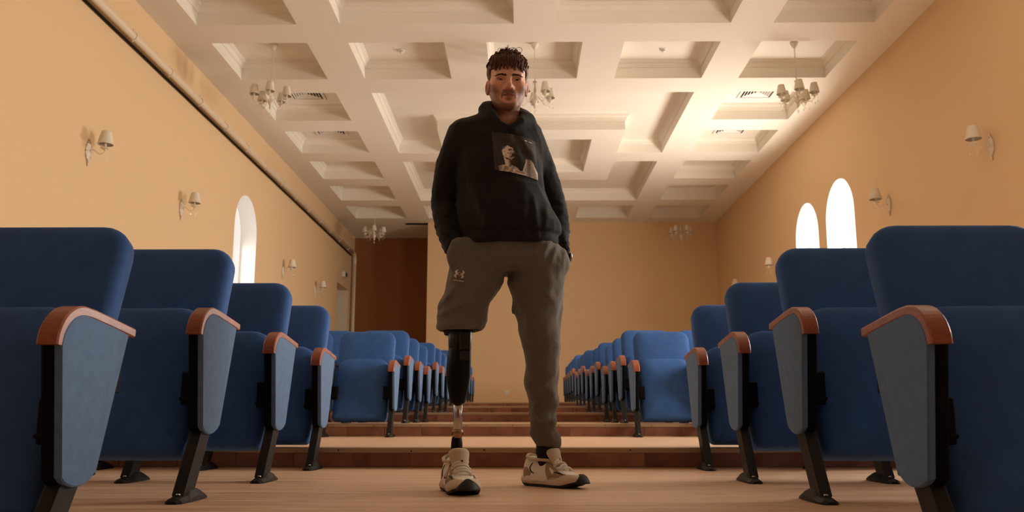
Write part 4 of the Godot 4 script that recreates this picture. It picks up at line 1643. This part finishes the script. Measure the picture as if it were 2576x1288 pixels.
	put(raised(joggers, polys, 0.0012), "emblem", M.logo_white, jo)
	var text := TextMesh.new()
	text.text = "UNDER ARMOUR"
	var font := SystemFont.new()
	font.font_names = PackedStringArray(["Droid Sans"])
	font.font_weight = 700
	text.font = font
	text.font_size = 16
	text.pixel_size = 0.00034
	text.depth = 0.0016
	var to := put(text, "lettering", M.logo_white, jo)
	var tc := c + Vector2(-0.003, -0.0255)
	to.position = Vector3(tc.x, tc.y, front_of(joggers, tc.x, tc.y) + 0.0012)
	to.rotation = Vector3(0.0, atan2(front_of(joggers, tc.x - 0.02, tc.y) - front_of(joggers, tc.x + 0.02, tc.y), 0.04), -0.20)
	build_prosthesis(wear)
	build_shoe(wear, L(-0.243, 0.0, 3.405), deg_to_rad(16.0), 1.0, 1.06)
	build_shoe(wear, L(0.100, 0.0, 3.675), deg_to_rad(46.0), -1.0, 1.0)
	# sock over the ankle of the right-hand shoe
	var so := Mb.new()
	var rows := []
	for q in [[0.19, 0.040], [0.15, 0.040], [0.145, 0.042], [0.126, 0.041], [0.122, 0.037], [0.06, 0.030]]:
		var ring := PackedVector3Array()
		for j in 24:
			var a := TAU * j / 24.0
			ring.append(L(0.103, q[0], 3.672) + Vector3(cos(a) * q[1], 0, sin(a) * q[1] * 1.12))
		rows.append(ring)
	so.loft(rows, true, true, 0)
	wear.call(so, "sock", M.sock_black)
	# wristwatch at the pocket edge
	var wa := Mb.new()
	wa.lathe(L(0.166, 0.912, 3.482), [[0.030, -0.014], [0.0335, -0.012], [0.0335, 0.012], [0.030, 0.014]], 24, Basis.from_euler(Vector3(0.5, 0, -0.12)))
	var wo: MeshInstance3D = wear.call(wa, "wristwatch", M.black_plastic)
	var case := Mb.new()
	case.lathe(L(0.1985, 0.905, 3.475), [[0.017, 0.0], [0.019, 0.002], [0.019, 0.007], [0.016, 0.009], [0.0004, 0.0092]], 18, Basis(Vector3(0, 0, 1), -PI / 2))
	put(case, "watch_case", M.bright_metal, wo)


# the visible almond of an eye, its lash line and the folds of the lids
func build_eye(man: Node3D, s: int) -> void:
	var c := Vector3(s * 0.033, 0.0, 0.0675)
	var at := func(x: float, y: float, r: float) -> Vector3: return c + Vector3(x, y, r * sqrt(maxf(1.0 - pow(x / (r * 1.36), 2.0) - pow(y / r, 2.0), 0.0)))
	var up := func(u: float) -> float: return 0.0046 * pow(maxf(1.0 - u * u, 0.0), 0.75) + 0.0006 - 0.0008 * s * u
	var down := func(u: float) -> float: return -0.0040 * pow(maxf(1.0 - u * u, 0.0), 0.8)
	var rows := []
	for j in 13:
		var row := PackedVector3Array()
		for i in 31:
			var u := i / 15.0 - 1.0
			row.append(at.call(u * 0.0142, lerpf(down.call(u), up.call(u), j / 12.0), 0.0163))
		rows.append(row)
	var m := Mb.new()
	m.tint = func(p: Vector3) -> Color:
		var r := Vector2(p.x - c.x - 0.0004, p.y - c.y - 0.0006).length()
		var col := c8(186, 172, 162).lerp(c8(66, 76, 78), smoothstep(0.0062, 0.0054, r))
		col = col.lerp(c8(34, 36, 38), smoothstep(0.0048, 0.0058, r) * smoothstep(0.0066, 0.0060, r))
		return lin(col.lerp(c8(8, 8, 8), smoothstep(0.0030, 0.0025, r)))
	var t := PackedVector3Array()
	for j in 12:
		for i in 30:
			t.append_array([rows[j][i], rows[j + 1][i], rows[j + 1][i + 1], rows[j][i], rows[j + 1][i + 1], rows[j][i + 1]])
	m.add(t, 0, false)
	var eo := put(m, "eye", M.eye, man)
	var lash := PackedVector3Array()
	var fold_line := PackedVector3Array()
	var low := PackedVector3Array()
	for i in 21:
		var u := i / 10.0 - 1.0
		lash.append(at.call(u * 0.0145, up.call(u) + 0.0003, 0.0166))
		fold_line.append(at.call(u * 0.0150, up.call(u) + 0.0018, 0.0160))
		low.append(at.call(u * 0.0145, down.call(u) - 0.0007, 0.0159))
	m = Mb.new()
	m.tube(lash, [0.0009], 5)
	put(m, "lash_line", M.brow_brown, eo)
	m = Mb.new()
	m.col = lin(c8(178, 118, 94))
	m.tube(fold_line, [0.0018], 6)
	m.tube(low, [0.0010], 6)
	put(m, "eyelid", M.skin, eo)


func build_hair(man: Node3D) -> void:
	var cap_mesh := nets(hair_cap, Vector3(-0.11, -0.09, -0.14), Vector3(0.11, 0.16, 0.12), 0.0042)
	var ho := put(cap_mesh, "hair", M.hair_brown, man)
	var r := RandomNumberGenerator.new()
	r.seed = 21
	var m := Mb.new()
	# wavy locks that leave the crown and run downhill, a few strands each, hooked at the tip
	var centre := Vector3(0, 0.043, -0.014)
	var size := Vector3(0.083, 0.087, 0.104)
	var crown := Vector3(0.02, 1.0, -0.28).normalized()
	for i in 250:
		var a := TAU * i * 0.618034
		var t := sqrt((i + 0.5) / 250.0) * 1.12
		var dir := (crown + Vector3(cos(a) * t, -0.42 * t * t, sin(a) * t)).normalized()
		var run := (dir - crown * dir.dot(crown)).normalized()
		run = (run + Vector3(r.randf_range(-0.55, 0.55), 0, r.randf_range(-0.35, 0.55))).normalized()
		var front := smoothstep(0.3, 0.75, dir.z)
		var length := lerpf(r.randf_range(0.24, 0.42), r.randf_range(0.36, 0.60), front)
		var lift := r.randf_range(0.003, 0.012) * (0.15 + 1.1 * maxf(dir.y, 0.0))
		var wave := r.randf_range(0.004, 0.009)
		var phase := r.randf_range(0, TAU)
		var hook := r.randf_range(-1.0, 1.0)
		for q in 7:
			var off := Vector3(r.randf_range(-1, 1), r.randf_range(-1, 1), r.randf_range(-1, 1)) * 0.0032
			var pts := PackedVector3Array()
			var rad := []
			for k in 10:
				var u := k / 9.0
				var d := (dir + run * length * u * 1.5).normalized()
				var n := (d / size).normalized()
				var side := n.cross(run).normalized()
				var p := centre + d * size + n * (lift * sin(PI * minf(u * 1.15 + 0.08, 1.0)) + 0.002 * (1.0 - u))
				p += side * (sin(phase + u * 5.5) * wave * (0.3 + u) + hook * 0.009 * u * u * u) + off * (0.4 + u)
				p.z = maxf(p.z, -0.13)
				var floor_y := 0.050 - 0.004 * absf(sin(d.x * 26.0))
				if d.z > 0.45 and p.y < floor_y:
					p.y = floor_y + (p.y - floor_y) * 0.25
				pts.append(p)
				rad.append(lerpf(0.0020, 0.0007, u * u))
			m.tube(pts, rad, 5)
	# fringe: clumps of wavy strands that fall on the forehead
	for i in 190:
		var x := lerpf(-0.066, 0.066, (i + r.randf_range(-0.5, 0.5)) / 189.0)
		var clump := (floorf(x / 0.0155) + 0.5) * 0.0155
		var zf := 0.089 - x * x * 9.0
		var drop := 0.040 + 0.65 * absf(x - clump) + 0.006 * sin(clump * 190.0 + 1.0) - absf(x) * 0.06 + r.randf_range(-0.002, 0.005)
		var sway := (clump - x) * 0.7 + 0.004 * sin(clump * 400.0)
		var bump := r.randf_range(0.0, 0.007)
		var ph := r.randf_range(-1.0, 1.0)
		var pts := smooth_path([Vector3(x * 0.9, 0.106, zf - 0.050), Vector3(x + 0.004 * ph, 0.098 + bump, zf - 0.016), Vector3(x + sway * 0.3 - 0.008 * ph, 0.082, zf + 0.001 + bump), Vector3(x + sway * 0.6 + 0.007 * ph, drop + 0.022, zf + 0.005 + bump * 0.6), Vector3(x + sway * 1.1, drop + 0.005, zf + 0.004), Vector3(x + sway * 0.8 + 0.003, drop, zf + 0.001)], 3)
		var rad := []
		for k in pts.size():
			var u := float(k) / (pts.size() - 1)
			rad.append(0.0017 * (1.0 if u < 0.7 else lerpf(1.0, 0.3, (u - 0.7) / 0.3)))
		m.tube(pts, rad, 5)
	# fly-away loops on the very top
	for i in 12:
		var x := r.randf_range(-0.03, 0.06)
		var base := Vector3(x, 0.128 - x * x * 5.0, r.randf_range(-0.03, 0.045))
		var pts := PackedVector3Array()
		var rho := r.randf_range(0.008, 0.014)
		var ph := r.randf_range(0, TAU)
		for k in 15:
			var w := k / 14.0 * TAU * 0.85
			pts.append(base + Vector3(cos(ph) * rho * sin(w), rho * (1.0 - cos(w)) * 0.75 + k * 0.0003, sin(ph) * rho * sin(w)))
		m.tube(pts, [0.0009], 4)
	put(m, "curls", M.hair_brown, ho)
	for s in [-1, 1]:
		var b := Mb.new()
		for i in 110:
			var u := (i + r.randf_range(-0.4, 0.4)) / 109.0
			var x := lerpf(0.011, 0.053, u)
			var y := 0.0140 + 0.0036 * sin(minf(u * 1.35, 1.0) * PI * 0.62) - 0.005 * maxf(0.0, u - 0.68) * 3.0 + r.randf_range(-0.0032, 0.0032) * (1.25 - u)
			var at := Vector3(s * x, y, 0.10)
			var z := 0.11
			for k in 40:
				var d := head(Vector3(at.x, at.y, z))
				if d < 0.0005:
					break
				z -= maxf(d * 0.8, 0.0004)
			at.z = z
			var dir := Vector3(s * lerpf(0.7, 1.0, u), lerpf(0.5, -0.15, u), -0.35 * u).normalized()
			b.tube(PackedVector3Array([at - Vector3(0, 0, 0.001), at + dir * 0.003 + Vector3(0, 0, 0.0010), at + dir * 0.0065]), [0.0008, 0.0008, 0.0003], 4)
		put(b, "eyebrow", M.brow_brown, man)


func build_prosthesis(wear: Callable) -> void:
	var m := Mb.new()
	var rows := []
	for q in [[0.70, -0.236, 3.435, 0.050, 0.055], [0.60, -0.235, 3.43, 0.047, 0.052], [0.545, -0.234, 3.425, 0.044, 0.050], [0.530, -0.235, 3.42, 0.0445, 0.050], [0.46, -0.239, 3.42, 0.0475, 0.054], [0.43, -0.2395, 3.42, 0.0465, 0.053], [0.39, -0.240, 3.42, 0.041, 0.046], [0.35, -0.2405, 3.42, 0.033, 0.036], [0.333, -0.241, 3.42, 0.029, 0.031], [0.326, -0.241, 3.42, 0.025, 0.027]]:
		var ring := PackedVector3Array()
		for j in 32:
			var a := TAU * j / 32.0
			ring.append(L(q[1], q[0], q[2]) + Vector3(cos(a) * q[3], 0, sin(a) * q[4]))
		rows.append(ring)
	m.loft(rows, true, true, 0)
	var leg: MeshInstance3D = wear.call(m, "prosthetic_leg", M.carbon_black)
	m = Mb.new()
	rows = []
	for q in [[0.665, 0.062], [0.612, 0.060], [0.598, 0.058], [0.594, 0.053]]:
		var ring := PackedVector3Array()
		for j in 28:
			var a := TAU * j / 28.0
			ring.append(L(-0.240, q[0] + 0.006 * cos(a), 3.435) + Vector3(cos(a) * q[1], 0, sin(a) * q[1] * 1.05))
		rows.append(ring)
	m.loft(rows, true, true, 0)
	put(m, "liner_sleeve", M.sock_black, leg)
	# knee housing: collar with a raised front plate
	m = Mb.new()
	rows = []
	for q in [[0.605, 0.049], [0.600, 0.052], [0.545, 0.0505], [0.536, 0.0485], [0.533, 0.046]]:
		var ring := PackedVector3Array()
		for j in 32:
			var a := TAU * j / 32.0
			var sq := pow(pow(absf(cos(a)), 3.0) + pow(absf(sin(a)), 3.0), -1.0 / 3.0)
			ring.append(L(-0.235, q[0], 3.428) + Vector3(cos(a) * q[1] * 0.88 * sq, 0, sin(a) * q[1] * 1.02 * sq))
		rows.append(ring)
	m.loft(rows, true, true, 0)
	put(m, "knee_collar", M.knee_black, leg)
	m = Mb.new()
	m.soft_box(L(-0.214, 0.562, 3.374), Vector3(0.040, 0.072, 0.012), 0.004, Basis(Vector3.UP, 0.22))
	m.soft_box(L(-0.214, 0.505, 3.372), Vector3(0.036, 0.038, 0.010), 0.004, Basis.from_euler(Vector3(0.1, 0.22, 0)))
	put(m, "knee_plate", M.knee_black, leg)
	m = Mb.new()
	m.tube(PackedVector3Array([L(-0.2405, 0.345, 3.42), L(-0.2395, 0.205, 3.42)]), [0.0172], 24)
	put(m, "pylon", M.pylon_steel, leg)
	m = Mb.new()
	m.lathe(L(-0.2395, 0.215, 3.42), [[0.0172, 0.012], [0.0205, 0.011], [0.0215, 0.006], [0.0215, -0.006], [0.0195, -0.011], [0.0165, -0.014], [0.016, -0.018]], 24)
	for s in [-1, 1]:
		m.lathe(L(-0.2395, 0.213, 3.42) + Vector3(s * 0.0205, 0, 0.007), [[0.005, 0.0], [0.005, 0.004], [0.003, 0.005], [0.0004, 0.005]], 8, Basis(Vector3(0, 0, 1), -s * PI / 2))
	put(m, "tube_clamp", M.clamp_bronze, leg)
	m = Mb.new()
	rows = []
	for q in [[0.202, 0.0165, 0.017], [0.195, 0.0195, 0.020], [0.178, 0.0215, 0.022], [0.155, 0.0225, 0.024], [0.120, 0.024, 0.030], [0.06, 0.024, 0.032]]:
		var ring := PackedVector3Array()
		for j in 20:
			var a := TAU * j / 20.0
			ring.append(L(-0.243, q[0], 3.425) + Vector3(cos(a) * q[1], 0, sin(a) * q[2]))
		rows.append(ring)
	m.loft(rows, true, true, 0)
	put(m, "ankle_shell", M.carbon_black, leg)


# shoe frame: ankle over the origin, toe along +z; s = +1: outer side towards -x
var shoe_side := 1.0
const SHOE := [[-0.100, 0.018, 0.066], [-0.096, 0.029, 0.098], [-0.082, 0.037, 0.118], [-0.05, 0.042, 0.116], [-0.02, 0.045, 0.112], [0.015, 0.047, 0.112], [0.045, 0.048, 0.106], [0.075, 0.049, 0.086], [0.105, 0.051, 0.070], [0.135, 0.050, 0.058], [0.16, 0.046, 0.053], [0.182, 0.037, 0.047], [0.196, 0.025, 0.041], [0.203, 0.010, 0.036]]


# the sides draw in towards the instep
func shoe_narrow(z: float, y: float) -> float:
	return 1.0 - 0.24 * smoothstep(0.03, 0.11, y) * smoothstep(0.12, 0.0, absf(z - 0.02))


# half width of the upper at height y
func shoe_half(z: float, y: float) -> float:
	var i := 0
	while i < SHOE.size() - 2 and z > SHOE[i + 1][0]:
		i += 1
	var t: float = (z - SHOE[i][0]) / (SHOE[i + 1][0] - SHOE[i][0])
	var top := lerpf(SHOE[i][2], SHOE[i + 1][2], t)
	var sa := pow(clampf((y - 0.026) / (top - 0.026), 0.0, 1.0), 1.0 / 0.72)
	return lerpf(SHOE[i][1], SHOE[i + 1][1], t) * pow(sqrt(1.0 - sa * sa), 0.75) * shoe_narrow(z, y)


func shoe_tint(p: Vector3) -> Color:
	var c := c8(247, 238, 222)
	c = c.lerp(c8(198, 174, 150), smoothstep(0.052, 0.040, p.y) * smoothstep(0.05, 0.075, p.z))
	return lin(c)


# a band laid on both sides of the upper: points are (z, y)
func shoe_band(shoe: Node3D, called: String, material: Material, pts: Array, widths: Array, lift: float) -> void:
	for s in [-1.0, 1.0]:
		var path := []
		for p in pts:
			path.append(Vector3(p[0], p[1], 0.0))
		var line := smooth_path(path, 5)
		var rows := []
		var n := line.size()
		for i in n:
			var dir := (line[mini(i + 1, n - 1)] - line[maxi(i - 1, 0)]).normalized()
			var u := float(i) / (n - 1) * (widths.size() - 1)
			var k := mini(int(u), widths.size() - 2)
			var half: float = lerpf(widths[k], widths[k + 1], u - k) * 0.5
			var ring := PackedVector3Array()
			for q in [[-1.0, -0.003], [-1.0, lift * 0.5], [-0.8, lift], [-0.3, lift], [0.3, lift], [0.8, lift], [1.0, lift * 0.5], [1.0, -0.003]]:
				var z: float = line[i].x - dir.y * half * q[0]
				var y: float = line[i].y + dir.x * half * q[0]
				ring.append(Vector3(s * (shoe_half(z, y) + q[1]), y, z))
			rows.append(ring)
		var m := Mb.new()
		m.loft(rows, true, true, 0)
		put(m, called, material, shoe)


func build_shoe(wear: Callable, at: Vector3, turn: float, s: float, size: float) -> void:
	shoe_side = s
	var frame := Transform3D(Basis(Vector3.UP, turn) * size, at)
	var prof := SHOE
	var rows := []
	for i in prof.size():
		var q: Array = prof[i]
		var ring := PackedVector3Array()
		for j in 48:
			var a := TAU * j / 48.0
			var ca := cos(a)
			var sa := sin(a)
			var y: float = 0.026 + (q[2] - 0.026) * pow(maxf(sa, 0.0), 0.72) if sa > 0.0 else 0.026 + sa * 0.008
			# the sides draw in towards the instep
			var narrow: float = shoe_narrow(q[0], y)
			ring.append(Vector3(signf(ca) * pow(absf(ca), 0.75) * q[1] * narrow, y, q[0]))
		rows.append(ring)
	var m := Mb.new()
	m.tint = shoe_tint
	# finer rows between the given ones
	var dense := []
	for i in rows.size() - 1:
		for k in 5:
			var ring := PackedVector3Array()
			for j in 48:
				var p0: Vector3 = rows[maxi(i - 1, 0)][j]
				var p3: Vector3 = rows[mini(i + 2, rows.size() - 1)][j]
				ring.append(rows[i][j].cubic_interpolate(rows[i + 1][j], p0, p3, k / 5.0))
			dense.append(ring)
	dense.append(rows[rows.size() - 1])
	m.loft(dense, true, true, 0)
	var shoe: MeshInstance3D = wear.call(m, "sneaker", M.shoe_upper)
	shoe.transform = shoe.transform * frame
	# sole slabs follow one outline
	var outline := func(grow: float) -> PackedVector2Array:
		var o := PackedVector2Array()
		for q in [[-0.112, 0.012], [-0.106, 0.030], [-0.085, 0.043], [-0.045, 0.044], [0.0, 0.041], [0.045, 0.046], [0.09, 0.055], [0.13, 0.057], [0.165, 0.051], [0.19, 0.038], [0.207, 0.018]]:
			o.append(Vector2(q[1] + grow, q[0] + signf(q[0]) * grow))
		for i in range(10, -1, -1):
			o.append(Vector2(-o[i].x, o[i].y))
		return o
	var lift := func(z: float) -> float: return 0.020 * smoothstep(0.12, 0.21, z) + 0.010 * smoothstep(-0.07, -0.115, z)
	m = Mb.new()
	rows = []
	for q in [[0.010, -0.002], [0.014, 0.002], [0.026, 0.0], [0.034, -0.003], [0.042, -0.008], [0.045, -0.016]]:
		var ring := PackedVector3Array()
		for p in outline.call(q[1]):
			var wave: float = 0.006 * sin(p.y * 48.0 + 1.0) * (1.0 if q[0] > 0.03 else 0.0)
			ring.append(Vector3(p.x, q[0] + lift.call(p.y) * (1.0 - q[0] * 8.0) + wave, p.y))
		rows.append(ring)
	m.loft(rows, true, true, 0)
	put(m, "midsole", M.sole_cream, shoe)
	m = Mb.new()
	rows = []
	for q in [[0.0, -0.006], [0.003, -0.002], [0.010, -0.001], [0.012, -0.004]]:
		var ring := PackedVector3Array()
		for p in outline.call(q[1]):
			ring.append(Vector3(p.x, q[0] + lift.call(p.y), p.y))
		rows.append(ring)
	m.loft(rows, true, true, -1)
	# the outsole climbs over the toe in a black wedge
	rows = []
	for i in 9:
		var u := i / 8.0
		var half := 0.040 * (1.0 - u * u * 0.88)
		var ring := PackedVector3Array()
		var y := lerpf(0.010, 0.056, u)
		var z := 0.224 - 0.010 * u - 0.016 * u * u
		for j in 9:
			var x := lerpf(-half, half, j / 8.0)
			ring.append(Vector3(x, y + 0.010 * (1.0 - u), z - x * x * 16.0))
		for j in 9:
			var x := lerpf(half, -half, j / 8.0)
			ring.append(Vector3(x * 0.95, y + 0.010 * (1.0 - u), z - 0.014 - x * x * 16.0))
		rows.append(ring)
	m.loft(rows, true, true, 0)
	put(m, "outsole", M.sole_black, shoe)
	# padded tongue
	m = Mb.new()
	rows = []
	for q in [[0.085, 0.080, 0.026, 0.008], [0.108, 0.066, 0.031, 0.010], [0.126, 0.057, 0.036, 0.012], [0.140, 0.053, 0.038, 0.013], [0.149, 0.052, 0.034, 0.011], [0.153, 0.052, 0.024, 0.006]]:
		var ring := PackedVector3Array()
		for j in 20:
			var a := TAU * j / 20.0
			var x: float = signf(cos(a)) * pow(absf(cos(a)), 0.6) * q[2]
			ring.append(Vector3(x, q[0] - x * x * 5.0, q[1] + sin(a) * q[3] - x * x * 7.0))
		rows.append(ring)
	m.loft(rows, true, true, 0)
	var tongue := put(m, "tongue", M.sole_cream, shoe)
	tongue.set_meta("label", "padded beige tongue")
	shoe_band(shoe, "heel_counter", M.shoe_taupe, [[-0.092, 0.048], [-0.075, 0.058], [-0.045, 0.048]], [0.034, 0.036, 0.012], 0.0018)
	shoe_band(shoe, "saddle_panel", M.shoe_taupe, [[0.068, 0.040], [0.048, 0.066], [0.036, 0.094]], [0.030, 0.020, 0.014], 0.0018)
	shoe_band(shoe, "toe_panel", M.shoe_taupe, [[0.070, 0.046], [0.105, 0.050], [0.14, 0.044], [0.172, 0.036]], [0.010, 0.017, 0.018, 0.010], 0.0018)
	shoe_band(shoe, "eyestay", M.shoe_taupe, [[0.030, 0.098], [0.062, 0.082], [0.098, 0.062]], [0.010, 0.012, 0.008], 0.0022)
	shoe_band(shoe, "piping", M.sole_black, [[-0.040, 0.092], [-0.050, 0.074], [-0.040, 0.058], [-0.022, 0.052]], [0.002, 0.005, 0.005, 0.002], 0.0022)
	shoe_band(shoe, "piping", M.sole_black, [[0.082, 0.060], [0.105, 0.0585], [0.130, 0.052]], [0.002, 0.006, 0.002], 0.0022)
	# padded collar round the ankle
	m = Mb.new()
	var loop := []
	for q in [[0.030, 0.104, 0.050], [0.035, 0.106, 0.010], [0.037, 0.106, -0.035], [0.030, 0.114, -0.072], [0.0, 0.124, -0.086], [-0.030, 0.114, -0.072], [-0.037, 0.106, -0.035], [-0.035, 0.106, 0.010], [-0.030, 0.104, 0.050]]:
		loop.append(Vector3(q[0], q[1], q[2]))
	m.tube(smooth_path(loop, 4), [0.0065], 8)
	put(m, "collar", M.sole_cream, shoe)
	# laces
	for k in 6:
		m = Mb.new()
		var z := 0.040 + k * 0.0135
		var y := 0.120 - k * 0.0090 - (0.004 if k == 0 else 0.0)
		var w := 0.027 + 0.0012 * k
		var skew := 0.008 * (1 if k % 2 else -1)
		m.tube(smooth_path([Vector3(-w, y - 0.013, z - skew), Vector3(-w * 0.55, y, z - skew * 0.4 + 0.004), Vector3(0, y + 0.003, z + 0.006), Vector3(w * 0.55, y, z + skew * 0.4 + 0.004), Vector3(w, y - 0.013, z + skew)], 4), [0.0052], 7)
		put(m, "lace", M.lace_cream, shoe)
	m = Mb.new()
	m.soft_box(Vector3(0.003, 0.108, 0.072), Vector3(0.012, 0.010, 0.008), 0.002, Basis(Vector3.RIGHT, -0.6))
	put(m, "lace_lock", M.sole_black, shoe)
	# raised N on the outer side
	for layer in 2:
		m = Mb.new()
		var g := 0.0022 if layer == 0 else 0.0
		var out := 0.0 if layer == 0 else 0.0012
		for stroke in [[[0.022, 0.052], [0.036, 0.090]], [[0.036, 0.090], [0.048, 0.054]], [[0.048, 0.054], [0.062, 0.088]]]:
			var a := Vector2(stroke[0][0], stroke[0][1])
			var b := Vector2(stroke[1][0], stroke[1][1])
			var dir := (b - a).normalized()
			var nor := Vector2(-dir.y, dir.x) * (0.0034 + g)
			var ring := []
			for o in [0.004, 0.0125]:
				var row := PackedVector3Array()
				for p in [a - dir * g + nor, b + dir * g + nor, b + dir * g - nor, a - dir * g - nor]:
					var x := shoe_half(p.x, p.y)
					row.append(Vector3(-s * (x - 0.009 + o + out), p.y, p.x))
				ring.append(row)
			m.loft(ring, true, true, -1)
		put(m, "side_letter_outline" if layer == 0 else "side_letter", M.sole_black if layer == 0 else M.lace_cream, shoe)
